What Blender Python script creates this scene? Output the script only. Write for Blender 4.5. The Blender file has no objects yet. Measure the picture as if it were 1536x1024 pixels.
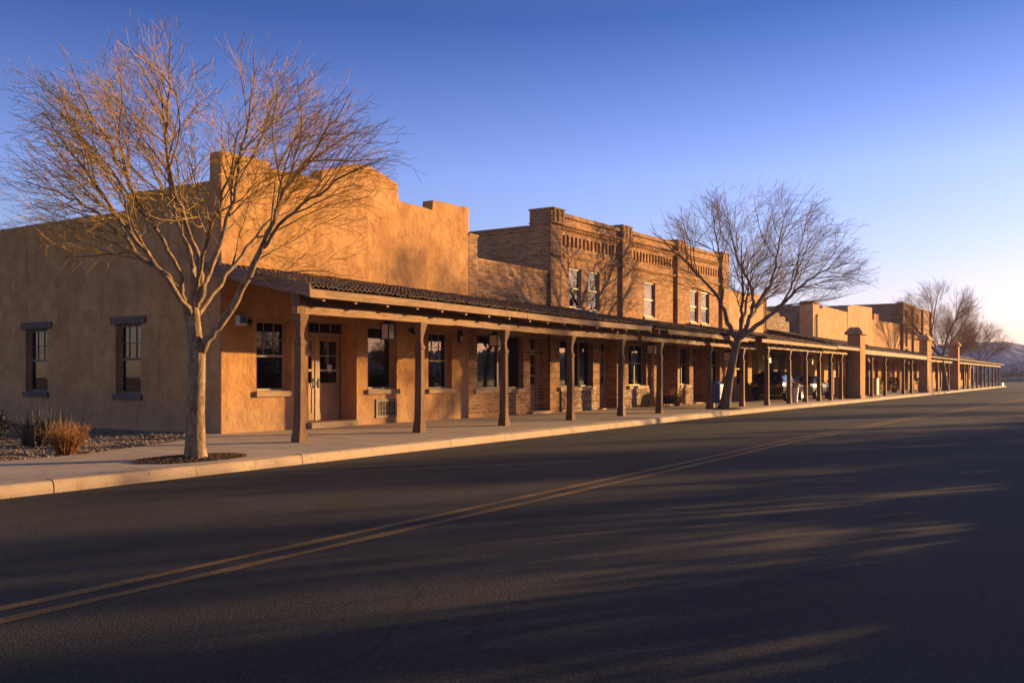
import bpy, bmesh, math, random
from mathutils import Vector, Matrix
S = bpy.context.scene
COL = S.collection
R = math.radians
rnd = random.Random(11)

# ------------------------------------------------------------------ helpers
class MB:
    """collects geometry, then links it as ONE mesh object"""
    def __init__(s, mp=None):
        s.v = []; s.f = []; s.mi = []; s.mp = mp; s.cur = 0
    def p(s, a, b, c):
        q = s.mp(a, b, c) if s.mp else (a, b, c)
        s.v.append(q); return len(s.v) - 1
    def face(s, pts):
        s.f.append([s.p(*q) for q in pts]); s.mi.append(s.cur)
    def box(s, a0, a1, b0, b1, c0, c1, tap=0):
        i = [s.p(*q) for q in ((a0, b0, c0), (a1, b0, c0), (a1, b1, c0), (a0, b1, c0), (a0 + tap, b0 + tap, c1), (a1 - tap, b0 + tap, c1), (a1 - tap, b1 - tap, c1), (a0 + tap, b1 - tap, c1))]
        for q in ((0, 3, 2, 1), (4, 5, 6, 7), (0, 1, 5, 4), (1, 2, 6, 5), (2, 3, 7, 6), (3, 0, 4, 7)):
            s.f.append([i[k] for k in q]); s.mi.append(s.cur)
    def prism(s, prof, b0, b1, open_bottom=False):          # prof in (a, c), extruded along b
        A = [s.p(a, b0, c) for a, c in prof]; B = [s.p(a, b1, c) for a, c in prof]
        n = len(prof)
        s.f.append(A[::-1]); s.f.append(B); s.mi += [s.cur] * 2
        for k in range(n - 1 if open_bottom else n):
            s.f.append([A[k], A[(k + 1) % n], B[(k + 1) % n], B[k]]); s.mi.append(s.cur)
    def loft(s, rings, cap=True):
        ids = [[s.p(*q) for q in r] for r in rings]
        n = len(ids[0])
        for A, B in zip(ids, ids[1:]):
            for k in range(n):
                s.f.append([A[k], A[(k + 1) % n], B[(k + 1) % n], B[k]]); s.mi.append(s.cur)
        if cap:
            s.f.append(ids[0][::-1]); s.f.append(ids[-1]); s.mi += [s.cur] * 2
    def tube(s, pts, rad, n=6, cap=True):
        rings = []
        pv = [Vector(q) for q in pts]
        for i, q in enumerate(pv):
            d = (pv[min(i + 1, len(pv) - 1)] - pv[max(i - 1, 0)])
            if d.length < 1e-9: d = Vector((0, 0, 1))
            d.normalize()
            u = d.cross(Vector((0.31, 0.17, 0.93)) if abs(d.z) < .9 else Vector((1, 0, .1))).normalized(); w = d.cross(u)
            r = rad[i] if isinstance(rad, (list, tuple)) else rad
            rings.append([tuple(q + (u * math.cos(2 * math.pi * k / n) + w * math.sin(2 * math.pi * k / n)) * r) for k in range(n)])
        s.loft(rings, cap)
    def lathe(s, prof, cx, cy, n=16):
        s.loft([[(cx + r * math.cos(2 * math.pi * k / n), cy + r * math.sin(2 * math.pi * k / n), z) for k in range(n)] for z, r in prof])
    def build(s, name, mats, parent=None, smooth=False, bevel=0, recalc=True, outer=()):
        me = bpy.data.meshes.new(name)
        me.from_pydata(s.v, [], s.f)
        ml = mats if isinstance(mats, (list, tuple)) else [mats]
        for m in ml: me.materials.append(m)
        if len(ml) > 1: me.polygons.foreach_set('material_index', s.mi)
        if recalc or bevel:
            bm = bmesh.new(); bm.from_mesh(me)
            if name == 'wall': bmesh.ops.remove_doubles(bm, verts=bm.verts, dist=.0004)
            if recalc: bmesh.ops.recalc_face_normals(bm, faces=bm.faces)
            for ax, val in outer:            # faces on an outer wall plane look outwards
                bad = [f for f in bm.faces if all(abs(v.co[ax] - val) < .002 for v in f.verts) and f.normal[ax] > 0]
                bmesh.ops.reverse_faces(bm, faces=bad)
            if bevel:
                es = [e for e in bm.edges if len(e.link_faces) == 2 and e.calc_face_angle(0) > .5]
                bmesh.ops.bevel(bm, geom=es, offset=bevel, segments=2, affect='EDGES', clamp_overlap=True, profile=.5)
            bm.to_mesh(me); bm.free()
        if smooth: me.polygons.foreach_set('use_smooth', [True] * len(me.polygons))
        o = bpy.data.objects.new(name, me); COL.objects.link(o)
        if parent: attach(o, parent)
        return o

def wloc(o):
    v = Vector(o.location)
    while o.parent: o = o.parent; v += Vector(o.location)
    return v
def attach(o, parent):                   # geometry is written in world coordinates (things are never rotated before this)
    o.parent = parent
    o.location = -wloc(parent)
def tag(o, label=None, cat=None, group=None, kind=None):
    if label: o['label'] = label
    if cat: o['category'] = cat
    if group: o['group'] = group
    if kind: o['kind'] = kind
    return o
def thing(name, label, cat, loc, group=None):
    o = bpy.data.objects.new(name, None); COL.objects.link(o); o.location = loc
    return tag(o, label, cat, group)
def dup(o, label=None, loc=None, rz=None, sc=None, group=None):
    c = o.copy(); COL.objects.link(c)
    def kids(a, b):
        for ch in a.children:
            k = ch.copy(); COL.objects.link(k); k.parent = b; kids(ch, k)
    kids(o, c)
    if label: c['label'] = label
    if group: c['group'] = group
    if loc: c.location = loc
    if rz is not None: c.rotation_euler[2] = rz
    if sc: c.scale = (sc, sc, sc) if not isinstance(sc, tuple) else sc
    return c
def structure(o): o['kind'] = 'structure'; return o

# ------------------------------------------------------------------ materials
class NT:
    def __init__(s, name):
        m = bpy.data.materials.new(name); m.use_nodes = True; s.m = m; s.t = m.node_tree; s.t.nodes.clear()
        s.out = s.n('ShaderNodeOutputMaterial')
    def n(s, typ, **kw):
        x = s.t.nodes.new(typ)
        for k, v in kw.items(): setattr(x, k, v)
        return x
    def l(s, a, b): s.t.links.new(a, b)
    def noise(s, vec, scale, detail=4, rough=.55, dist=0):
        x = s.n('ShaderNodeTexNoise'); x.inputs['Scale'].default_value = scale; x.inputs['Detail'].default_value = detail
        x.inputs['Roughness'].default_value = rough; x.inputs['Distortion'].default_value = dist
        s.l(vec, x.inputs['Vector']); return x.outputs['Fac']
    def ramp(s, fac, a, b, p0=.3, p1=.7):
        x = s.n('ShaderNodeValToRGB'); e = x.color_ramp.elements
        e[0].position = p0; e[1].position = p1; e[0].color = (*a, 1); e[1].color = (*b, 1)
        s.l(fac, x.inputs['Fac']); return x.outputs['Color']
    def mix(s, fac, a, b, mode='MIX'):
        x = s.n('ShaderNodeMix', data_type='RGBA', blend_type=mode)
        for sock, val in ((x.inputs['Factor'], fac), (x.inputs['A'], a), (x.inputs['B'], b)):
            if isinstance(val, (int, float)): sock.default_value = val
            elif isinstance(val, tuple): sock.default_value = (*val, 1)
            else: s.l(val, sock)
        return x.outputs['Result']
    def math(s, op, a, b=0.):
        x = s.n('ShaderNodeMath', operation=op)
        for sock, val in ((x.inputs[0], a), (x.inputs[1], b)):
            if isinstance(val, (int, float)): sock.default_value = val
            else: s.l(val, sock)
        return x.outputs[0]
    def bump(s, h, strength, dist=.02, normal=None):
        x = s.n('ShaderNodeBump'); x.inputs['Strength'].default_value = strength; x.inputs['Distance'].default_value = dist
        s.l(h, x.inputs['Height'])
        if normal: s.l(normal, x.inputs['Normal'])
        return x.outputs['Normal']
    def bsdf(s, col, rough=.8, normal=None, spec=.3, metal=0):
        b = s.n('ShaderNodeBsdfPrincipled')
        if isinstance(col, tuple): b.inputs['Base Color'].default_value = (*col, 1)
        else: s.l(col, b.inputs['Base Color'])
        if isinstance(rough, (int, float)): b.inputs['Roughness'].default_value = rough
        else: s.l(rough, b.inputs['Roughness'])
        b.inputs['Specular IOR Level'].default_value = spec; b.inputs['Metallic'].default_value = metal
        if normal: s.l(normal, b.inputs['Normal'])
        s.l(b.outputs['BSDF'], s.out.inputs['Surface']); return b
    def obj(s): return s.n('ShaderNodeTexCoord').outputs['Object']
    def mapped(s, scale):
        x = s.n('ShaderNodeMapping'); x.inputs['Scale'].default_value = scale; s.l(s.obj(), x.inputs['Vector']); return x.outputs['Vector']

def mat_plain(name, c1, c2, scale=6, rough=.8, bump=.2, bscale=40, spec=.3, stretch=(1, 1, 1), metal=0, dist=.01):
    t = NT(name); v = t.mapped(stretch)
    c = t.ramp(t.noise(v, scale), c1, c2)
    nm = t.bump(t.noise(v, bscale, 3), bump, dist) if bump else None
    t.bsdf(c, rough, nm, spec, metal); return t.m

def mat_adobe(name, c1, c2, c3):
    t = NT(name); v = t.obj()
    a = t.ramp(t.noise(v, .9, 8, .68, .6), c1, c2, .36, .64)
    b = t.mix(t.math('MULTIPLY', t.ramp(t.noise(v, 3.2, 5, .6), (0, 0, 0), (1, 1, 1), .46, .66), .75), a, c3)
    f = t.mix(.42, b, t.ramp(t.noise(v, 24, 6, .8), (.35, .33, .32), (1.15, 1.12, 1.1), .3, .66), 'MULTIPLY')
    # rain streaks running down from the parapet, splash dirt close to the ground
    st = t.ramp(t.noise(t.mapped((2.2, 2.2, .16)), 1.6, 4, .6), (1, 1, 1), (.66, .60, .55), .52, .74)
    f = t.mix(.75, f, st, 'MULTIPLY')
    sep = t.n('ShaderNodeSeparateXYZ'); t.l(v, sep.inputs[0])
    low = t.n('ShaderNodeMapRange'); low.inputs['From Min'].default_value = .25; low.inputs['From Max'].default_value = 1.0; low.inputs['To Min'].default_value = 1; low.inputs['To Max'].default_value = 0
    t.l(t.math('SUBTRACT', sep.outputs[2], t.math('MULTIPLY', t.noise(v, 2.5, 5), .6)), low.inputs['Value'])
    f = t.mix(t.math('MULTIPLY', low.outputs[0], .5), f, (.30, .21, .14))
    # hairline cracks
    vo = t.n('ShaderNodeTexVoronoi', feature='DISTANCE_TO_EDGE'); vo.inputs['Scale'].default_value = .55
    wv = t.n('ShaderNodeVectorMath', operation='ADD'); nz = t.n('ShaderNodeTexNoise'); nz.inputs['Scale'].default_value = 1.3; nz.inputs['Detail'].default_value = 6
    t.l(v, nz.inputs['Vector']); t.l(v, wv.inputs[0]); t.l(nz.outputs['Color'], wv.inputs[1]); t.l(wv.outputs[0], vo.inputs['Vector'])
    cr = t.ramp(vo.outputs['Distance'], (.55, .5, .45), (1, 1, 1), 0.0, .008)
    cm = t.math('MULTIPLY', t.ramp(t.noise(v, .5, 2), (0, 0, 0), (1, 1, 1), .5, .6), .6)
    f = t.mix(cm, f, cr, 'MULTIPLY')
    bv = t.n('ShaderNodeBevel'); bv.samples = 4; bv.inputs['Radius'].default_value = .07
    n1 = t.bump(t.noise(v, 1.6, 5, .6), .55, .12, bv.outputs['Normal'])
    n2 = t.bump(t.noise(v, 11, 6, .72), .6, .03, n1)
    n2 = t.bump(t.noise(v, 90, 3, .6), .35, .006, n2)
    t.bsdf(f, .93, n2, .15); return t.m

def mat_brick(name, c1, c2, mortar, sc=1.0, rough=.9, bh=.098, bw=.30):
    t = NT(name); v = t.obj()
    sep = t.n('ShaderNodeSeparateXYZ'); t.l(v, sep.inputs[0])
    cmb = t.n('ShaderNodeCombineXYZ'); t.l(t.math('ADD', sep.outputs[0], sep.outputs[1]), cmb.inputs[0]); t.l(sep.outputs[2], cmb.inputs[1])
    wob = t.n('ShaderNodeVectorMath', operation='ADD'); t.l(cmb.outputs[0], wob.inputs[0])
    wn = t.n('ShaderNodeVectorMath', operation='SCALE'); wn.inputs['Scale'].default_value = .012
    nz = t.n('ShaderNodeTexNoise'); nz.inputs['Scale'].default_value = 4; t.l(v, nz.inputs['Vector']); t.l(nz.outputs['Color'], wn.inputs[0]); t.l(wn.outputs[0], wob.inputs[1])
    b = t.n('ShaderNodeTexBrick'); b.inputs['Scale'].default_value = 1
    b.inputs['Brick Width'].default_value = bw * sc; b.inputs['Row Height'].default_value = bh * sc; b.inputs['Mortar Size'].default_value = .012 * sc
    b.inputs['Mortar Smooth'].default_value = .3; b.inputs['Bias'].default_value = -.1
    b.inputs['Color1'].default_value = (*c1, 1); b.inputs['Color2'].default_value = (*c2, 1); b.inputs['Mortar'].default_value = (*mortar, 1)
    t.l(wob.outputs[0], b.inputs['Vector'])
    c = t.mix(.55, b.outputs['Color'], t.ramp(t.noise(v, 1.1, 6, .7), (.55, .5, .46), (1.0, 1.0, 1.0), .3, .66), 'MULTIPLY')
    c = t.mix(.45, c, t.ramp(t.noise(t.mapped((4.6, 4.6, 14)), 1, 2, .5), (.45, .42, .4), (1.15, 1.1, 1.05), .3, .7), 'MULTIPLY')
    h = t.math('ADD', t.math('MULTIPLY', b.outputs['Fac'], -1.), t.math('MULTIPLY', t.noise(v, 30, 4), .6))
    n1 = t.bump(h, .9, .02)
    t.bsdf(c, rough, n1, .2); return t.m

def mat_stone(name, c1, c2, gap):
    t = NT(name); v = t.obj()
    vo = t.n('ShaderNodeTexVoronoi', feature='DISTANCE_TO_EDGE'); vo.inputs['Scale'].default_value = 5.2; t.l(t.mapped((1, 1, 1.5)), vo.inputs['Vector'])
    vc = t.n('ShaderNodeTexVoronoi'); vc.inputs['Scale'].default_value = 5.2; t.l(t.mapped((1, 1, 1.5)), vc.inputs['Vector'])
    sep = t.n('ShaderNodeSeparateColor'); t.l(vc.outputs['Color'], sep.inputs[0])
    c = t.ramp(sep.outputs[0], c1, c2, .1, .9)
    c = t.mix(.4, c, t.ramp(t.noise(v, 14, 5, .7), (.4, .4, .4), (1, 1, 1)), 'MULTIPLY')
    e = t.ramp(vo.outputs['Distance'], (0, 0, 0), (1, 1, 1), .01, .09)
    c = t.mix(e, gap, c)
    t.bsdf(c, .92, t.bump(t.math('ADD', e, t.math('MULTIPLY', t.noise(v, 25, 4), .5)), .9, .04), .2); return t.m

def mat_wood(name, c1, c2, axis='z', rough=.75, k=1.0):
    t = NT(name)
    s = {'z': (9, 9, .55), 'x': (.55, 9, 9), 'y': (9, .55, 9)}[axis]
    v = t.mapped(tuple(q * k for q in s))
    g = t.noise(v, 2.4, 6, .65, 1.2)
    c = t.ramp(g, c1, c2, .3, .68)
    c = t.mix(.5, c, t.ramp(t.noise(t.obj(), 1.3, 4), (.5, .47, .45), (1.1, 1.1, 1.1), .3, .7), 'MULTIPLY')
    cr = t.ramp(t.noise(v, 6.5, 3, .5), (.25, .22, .2), (1, 1, 1), .34, .41)
    c = t.mix(.75, c, cr, 'MULTIPLY')
    t.bsdf(c, rough, t.bump(t.math('ADD', g, cr), .5, .012), .25); return t.m

def mat_glass(name, tint=.55):
    t = NT(name)
    tr = t.n('ShaderNodeBsdfTransparent'); tr.inputs['Color'].default_value = (tint, tint * .97, tint * .9, 1)
    gl = t.n('ShaderNodeBsdfGlossy'); gl.inputs['Roughness'].default_value = .015; gl.inputs['Color'].default_value = (.95, .97, 1, 1)
    nz = t.bump(t.noise(t.obj(), 1.7, 2), .025, .05); t.l(nz, gl.inputs['Normal'])
    fr = t.n('ShaderNodeFresnel'); fr.inputs['IOR'].default_value = 1.45; t.l(nz, fr.inputs['Normal'])
    mx = t.n('ShaderNodeMixShader'); t.l(t.math('MULTIPLY', t.math('ADD', fr.outputs[0], .01), .27), mx.inputs[0]); t.l(tr.outputs[0], mx.inputs[1]); t.l(gl.outputs[0], mx.inputs[2])
    t.l(mx.outputs[0], t.out.inputs['Surface']); return t.m

def mat_asphalt():
    t = NT('asphalt'); v = t.obj()
    c = t.ramp(t.noise(v, .35, 6, .65), (.032, .030, .030), (.052, .049, .047), .3, .7)
    sp = t.noise(v, 70, 2, .6)
    c = t.mix(.85, c, t.ramp(sp, (.35, .35, .35), (1.9, 1.8, 1.7), .32, .72), 'MULTIPLY')
    c = t.mix(.8, c, t.ramp(t.noise(v, 26, 3, .75), (.42, .42, .43), (1.75, 1.7, 1.62), .34, .68), 'MULTIPLY')
    # tyre-polished lanes run along the street, old patches and tar seams
    lane = t.ramp(t.noise(t.mapped((.03, 1.1, 1)), 1, 3, .5), (.72, .72, .74), (1.2, 1.18, 1.15), .35, .65)
    c = t.mix(.7, c, lane, 'MULTIPLY')
    vo = t.n('ShaderNodeTexVoronoi', feature='DISTANCE_TO_EDGE'); vo.inputs['Scale'].default_value = .16
    wv = t.n('ShaderNodeVectorMath', operation='ADD'); nz = t.n('ShaderNodeTexNoise'); nz.inputs['Scale'].default_value = .5; nz.inputs['Detail'].default_value = 7
    t.l(v, nz.inputs['Vector']); t.l(v, wv.inputs[0]); t.l(nz.outputs['Color'], wv.inputs[1]); t.l(wv.outputs[0], vo.inputs['Vector'])
    c = t.mix(.6, c, t.ramp(vo.outputs['Distance'], (.35, .35, .35), (1, 1, 1), 0., .004), 'MULTIPLY')
    h = t.math('ADD', sp, t.math('MULTIPLY', t.noise(v, 28, 3, .7), 1.1))
    n1 = t.bump(t.noise(v, .8, 3), .25, .04)
    n2 = t.bump(h, .85, .016, n1)
    t.bsdf(c, .82, n2, .3); return t.m

def mat_paint_line():
    t = NT('yellow_paint'); v = t.obj()
    w = t.ramp(t.noise(v, 22, 6, .8), (0, 0, 0), (1, 1, 1), .34, .56)
    w2 = t.ramp(t.noise(v, 1.1, 4, .6), (.32, .32, .32), (1, 1, 1), .3, .62)
    c = t.mix(t.math('MULTIPLY', w, w2), (.06, .045, .035), (.45, .24, .06))
    t.bsdf(c, .75, t.bump(t.noise(v, 75, 2), .7, .008), .3); return t.m

def mat_concrete(name, c1, c2, joints=None):
    t = NT(name); v = t.obj()
    c = t.ramp(t.noise(v, .9, 6, .65), c1, c2, .3, .7)
    c = t.mix(.35, c, t.ramp(t.noise(v, 45, 4, .7), (.45, .45, .45), (1.1, 1.1, 1.1), .3, .7), 'MULTIPLY')
    h = t.noise(v, 60, 4, .6)
    if joints:
        b = t.n('ShaderNodeTexBrick'); b.offset = 0; b.inputs['Scale'].default_value = 1
        b.inputs['Brick Width'].default_value = joints[0]; b.inputs['Row Height'].default_value = joints[1]; b.inputs['Mortar Size'].default_value = .008; b.inputs['Mortar Smooth'].default_value = .1
        mp = t.n('ShaderNodeMapping'); mp.inputs['Location'].default_value = (.35, .5, 0); t.l(v, mp.inputs['Vector']); t.l(mp.outputs[0], b.inputs['Vector'])
        b.inputs['Color1'].default_value = (1, 1, 1, 1); b.inputs['Color2'].default_value = (.86, .86, .86, 1); b.inputs['Mortar'].default_value = (.25, .22, .2, 1)
        c = t.mix(1., c, b.outputs['Color'], 'MULTIPLY')
        h = t.math('SUBTRACT', t.math('MULTIPLY', h, .4), b.outputs['Fac'])
    # dark spots and stains
    c = t.mix(t.math('MULTIPLY', t.ramp(t.noise(v, 2.6, 5, .7), (0, 0, 0), (1, 1, 1), .54, .70), .55), c, tuple(q * .45 for q in c1))
    c = t.mix(t.math('MULTIPLY', t.ramp(t.noise(v, 17, 2, .5), (0, 0, 0), (1, 1, 1), .66, .72), .6), c, tuple(q * .25 for q in c1))
    t.bsdf(c, .88, t.bump(h, .45, .008), .25); return t.m

def mat_bark(name, c1, c2, sc=1.):
    t = NT(name)
    v = t.mapped((9 * sc, 9 * sc, 3.2 * sc))
    g = t.noise(v, 1.6, 6, .7, .8)
    c = t.ramp(g, c1, c2, .34, .66)
    c = t.mix(.4, c, t.ramp(t.noise(t.obj(), 1.5 * sc, 3), (.6, .55, .5), (1.1, 1.1, 1.1)), 'MULTIPLY')
    t.bsdf(c, .9, t.bump(g, .9, .035), .2); return t.m

M = {}
M['adobe'] = mat_adobe('warm_adobe_plaster', (.48, .245, .095), (.65, .365, .15), (.40, .205, .082))
M['adobe_pale'] = mat_adobe('pale_adobe_plaster', (.54, .325, .15), (.68, .43, .215), (.45, .265, .125))
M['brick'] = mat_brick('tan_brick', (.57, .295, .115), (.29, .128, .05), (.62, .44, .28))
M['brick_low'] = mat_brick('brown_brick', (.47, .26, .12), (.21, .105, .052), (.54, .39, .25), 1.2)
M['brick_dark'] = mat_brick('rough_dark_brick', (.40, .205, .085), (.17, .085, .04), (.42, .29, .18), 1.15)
M['rubble'] = mat_stone('rubble_stone', (.30, .19, .11), (.52, .37, .23), (.14, .09, .055))
M['post'] = mat_wood('weathered_post_wood', (.125, .064, .032), (.26, .14, .07), 'z')
M['beam'] = mat_wood('weathered_beam_wood', (.23, .128, .062), (.42, .25, .125), 'x')
M['rafter'] = mat_wood('dark_rafter_wood', (.16, .09, .05), (.30, .18, .10), 'y')
M['rake'] = mat_wood('grey_rake_wood', (.17, .115, .08), (.30, .215, .155), 'y')
M['lintel'] = mat_wood('dark_lintel_wood', (.10, .065, .045), (.20, .14, .10), 'x')
M['lintel_y'] = mat_wood('dark_side_lintel_wood', (.10, .07, .055), (.19, .14, .11), 'y')
M['tile'] = mat_plain('dark_clay_tile', (.070, .044, .032), (.17, .105, .07), 7, .85, .5, 24, .25, (1, 2.2, 1), 0, .02)
M['tile2'] = mat_plain('grey_brown_shingle', (.13, .085, .06), (.23, .155, .11), 4, .85, .5, 22, .25, (3, .8, 1), 0, .02)
M['frame'] = mat_plain('tan_window_paint', (.33, .235, .165), (.44, .32, .23), 9, .55, .15, 60)
M['frame_dark'] = mat_plain('brown_window_paint', (.15, .09, .055), (.22, .14, .085), 9, .55, .15, 60)
M['door'] = mat_wood('varnished_door_wood', (.36, .205, .095), (.50, .30, .15), 'z', .5)
M['door_dark'] = mat_wood('dark_door_wood', (.10, .055, .03), (.18, .10, .055), 'z', .5)
M['sill'] = mat_concrete('sandstone_sill', (.34, .225, .135), (.44, .30, .19))
M['stone_cap'] = mat_concrete('cast_stone', (.42, .30, .19), (.55, .40, .26))
M['glass'] = mat_glass('window_glass', .62)
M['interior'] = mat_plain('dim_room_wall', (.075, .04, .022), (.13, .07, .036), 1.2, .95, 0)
M['curtain'] = mat_plain('faded_curtain', (.17, .13, .10), (.27, .21, .16), 3, .95, .3, 9, .1, (9, 9, .3))
M['paper'] = mat_plain('white_paper', (.55, .52, .48), (.68, .65, .6), 4, .9, 0)
M['metal_dark'] = mat_plain('black_iron', (.018, .016, .015), (.035, .032, .03), 12, .5, .2, 60, .5, (1, 1, 1), .6)
M['metal_grey'] = mat_plain('galvanised_metal', (.30, .30, .31), (.42, .42, .43), 8, .45, .1, 60, .5, (1, 1, 1), .5)
M['brass'] = mat_plain('brass', (.35, .23, .08), (.5, .34, .13), 8, .35, .1, 60, .5, (1, 1, 1), .9)
M['lamp_glass'] = mat_plain('milky_lantern_glass', (.52, .46, .38), (.66, .6, .5), 5, .35, 0, 10, .5)
M['blue'] = mat_plain('blue_enamel', (.035, .085, .30), (.05, .12, .38), 5, .4, .05, 60, .5)
M['blue_pale'] = mat_plain('light_blue_enamel', (.10, .17, .50), (.13, .21, .58), 5, .4, .05, 60, .5)
M['white'] = mat_plain('white_enamel', (.62, .6, .56), (.75, .73, .7), 5, .5, .05, 60, .4)
M['tan_plastic'] = mat_plain('tan_panel', (.46, .31, .19), (.58, .41, .26), 3, .7, .2, 50)
M['asphalt'] = mat_asphalt()
M['line'] = mat_paint_line()
M['pave'] = mat_concrete('pavement_concrete', (.50, .385, .285), (.66, .525, .40), (1.8, 1.55))
M['kerb'] = mat_concrete('kerb_concrete', (.44, .325, .225), (.56, .425, .30))
M['sand'] = mat_plain('desert_soil', (.26, .185, .12), (.38, .28, .19), .6, .95, .6, 9, .1, (1, 1, 1), 0, .05)
M['soil'] = mat_plain('gravel_bed_soil', (.17, .12, .085), (.30, .22, .16), 2.2, .95, .8, 30, .1, (1, 1, 1), 0, .04)
M['pebble'] = mat_plain('gravel_stone', (.13, .095, .072), (.34, .26, .195), 9, .9, .3, 40)
M['mulch'] = mat_plain('bark_mulch', (.06, .035, .022), (.16, .095, .055), 18, .95, .6, 40)
M['bark'] = mat_bark('grey_tan_bark', (.12, .075, .042), (.45, .32, .19))
M['twig'] = mat_plain('tan_twig', (.33, .19, .028), (.50, .31, .05), 4, .85, .2, 40)
M['bark2'] = mat_bark('brown_bark', (.15, .10, .07), (.29, .21, .15), .7)
M['twig2'] = mat_plain('brown_twig', (.25, .15, .035), (.40, .25, .07), 3, .85, .2, 40)
M['dry'] = mat_plain('dry_shrub_stem', (.19, .085, .03), (.33, .155, .055), 5, .85, .1, 40)
M['darkleaf'] = mat_plain('dark_shrub_leaf', (.028, .03, .018), (.06, .058, .032), 5, .7, 0)
M['yucca'] = mat_plain('spiky_leaf', (.05, .05, .035), (.10, .09, .06), 5, .7, 0)
M['scrub'] = mat_plain('desert_scrub_leaf', (.10, .085, .045), (.19, .145, .075), .3, .85, 0)
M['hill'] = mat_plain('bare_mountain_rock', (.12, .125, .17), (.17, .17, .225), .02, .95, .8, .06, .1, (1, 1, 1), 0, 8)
M['car_black'] = mat_plain('black_car_paint', (.008, .008, .010), (.012, .012, .014), 3, .12, 0, 10, .6)
M['car_silver'] = mat_plain('silver_car_paint', (.20, .21, .24), (.24, .25, .28), 3, .16, 0, 10, .7, (1, 1, 1), .6)
M['car_glass'] = mat_plain('tinted_car_glass', (.01, .011, .013), (.014, .015, .017), 3, .04, 0, 10, .8)
M['rubber'] = mat_plain('tyre_rubber', (.014, .013, .013), (.024, .022, .022), 20, .85, .2, 60)
M['chrome'] = mat_plain('bright_metal', (.55, .55, .56), (.65, .65, .66), 3, .2, 0, 10, .5, (1, 1, 1), .9)
M['headlight'] = mat_plain('clear_headlight', (.7, .7, .7), (.8, .8, .8), 3, .08, 0, 10, .8)

# ------------------------------------------------------------------ setting
def zp(Y): return .17 + .016 * (Y - 12)              # pavement falls slightly to the kerb
KP = [(-40, 11.5), (6, 11.8), (14, 12.1), (23, 12.4), (33, 12.75), (42, 12.8), (60, 12.65), (100, 12.7), (161, 13.0)]
def ky(X):
    for (a, b), (c, d) in zip(KP, KP[1:]):
        if a <= X <= c: return b + (d - b) * (X - a) / (c - a)
    return KP[0][1] if X < KP[0][0] else KP[-1][1]

b = MB(); n = 36
for k in range(n):
    a0, a1 = 2 * math.pi * k / n, 2 * math.pi * (k + 1) / n
    b.face([(0, 0, -.03), (1600 * math.cos(a0), 1600 * math.sin(a0), -.03), (1600 * math.cos(a1), 1600 * math.sin(a1), -.03)])
structure(b.build('ground', M['sand']))
b = MB()
xs = [-60 + 4 * i for i in range(56)]
for x0, x1 in zip(xs, xs[1:]):
    b.face([(x0, -.9, 0), (x1, -.9, 0), (x1, ky(min(x1, 161)) + .1, 0), (x0, ky(min(x0, 161)) + .1, 0)])
structure(b.build('road', M['asphalt']))
b = MB(); b.box(160, 305, 11, 120, -.025, -.004); b.box(160, 305, -120, -.9, -.025, -.0045)
structure(b.build('cross_street', M['asphalt']))
b = MB(); b.box(160, 305, -.9, 13.1, -.025, -.006); structure(b.build('road_surface_beyond_crossing', M['asphalt']))
# double yellow centre line
LP = [(-60, 6.05), (3, 6.06), (9, 6.16), (16, 6.27), (22, 6.45), (31, 6.35), (49, 5.6), (72, 4.75), (110, 3.6), (160, 2.2)]
def ly(X):
    for (a, c), (d, e) in zip(LP, LP[1:]):
        if a <= X <= d: return c + (e - c) * (X - a) / (d - a)
    return LP[-1][1]
for off in (-.152, .152):
    b = MB()
    xs = [-60 + .5 * i for i in range(440)]
    for x0, x1 in zip(xs, xs[1:]):
        w0, w1 = [.060 + .022 * min(1, max(0, (x - 15) / 30)) + .010 * math.sin(x * 3.1 + off * 9) + .005 * math.sin(x * 11) for x in (x0, x1)]
        b.face([(x0, ly(x0) + off - w0, .004), (x1, ly(x1) + off - w1, .004), (x1, ly(x1) + off + w1, .004), (x0, ly(x0) + off + w0, .004)])
    structure(b.build('road_marking', M['line']))
# kerb of cast lengths with open joints
b = MB(); x = -40.
while x < 160.5:
    L = 2.35 + rnd.uniform(-.05, .05); x1 = min(x + L, 161)
    dz = rnd.uniform(-.004, .004); dy = rnd.uniform(-.006, .006)
    prof = [(0, -.1), (.0, .06), (.018, .135), (.035, .158), (.065, .170), (.2, .174), (.2, -.1)]
    m = 4; rings = []
    for i in range(m + 1):
        X = x + .007 + (x1 - x - .014) * i / m
        rings.append([(X, ky(X) + dy + q + rnd.uniform(-.002, .002), z + dz * (z > 0) + rnd.uniform(-.002, .002) * (z > .1)) for q, z in prof])
    b.loft(rings); x = x1
structure(b.build('kerb', M['kerb']))
# pavement
def gy(X):                                           # gravel bed edge / back of the pavement
    pts = [(-40, 14.4), (6, 14.62), (8, 14.74), (9.5, 14.88), (10.9, 15.45), (12.6, 16.2), (13.6, 17.0), (14.1, 17.6), (14.3, 18.0)]
    for (a, c), (d, e) in zip(pts, pts[1:]):
        if a <= X <= d: return c + (e - c) * (X - a) / (d - a)
    return 17.9
b = MB(); xs = [-40 + .5 * i for i in range(403)]
for x0, x1 in zip(xs, xs[1:]):
    yy = [[ky(x) + .2 + (gy(x) - ky(x) - .2) * t for t in (0, .5, 1)] for x in (x0, x1)]
    for k in range(2):
        b.face([(x0, yy[0][k], zp(yy[0][k])), (x1, yy[1][k], zp(yy[1][k])), (x1, yy[1][k + 1], zp(yy[1][k + 1])), (x0, yy[0][k + 1], zp(yy[0][k + 1]))])
    b.face([(x0, ky(x0) + .19, .165), (x1, ky(x1) + .19, .165), (x1, ky(x1) + .2, zp(ky(x1) + .2)), (x0, ky(x0) + .2, zp(ky(x0) + .2))])
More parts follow.
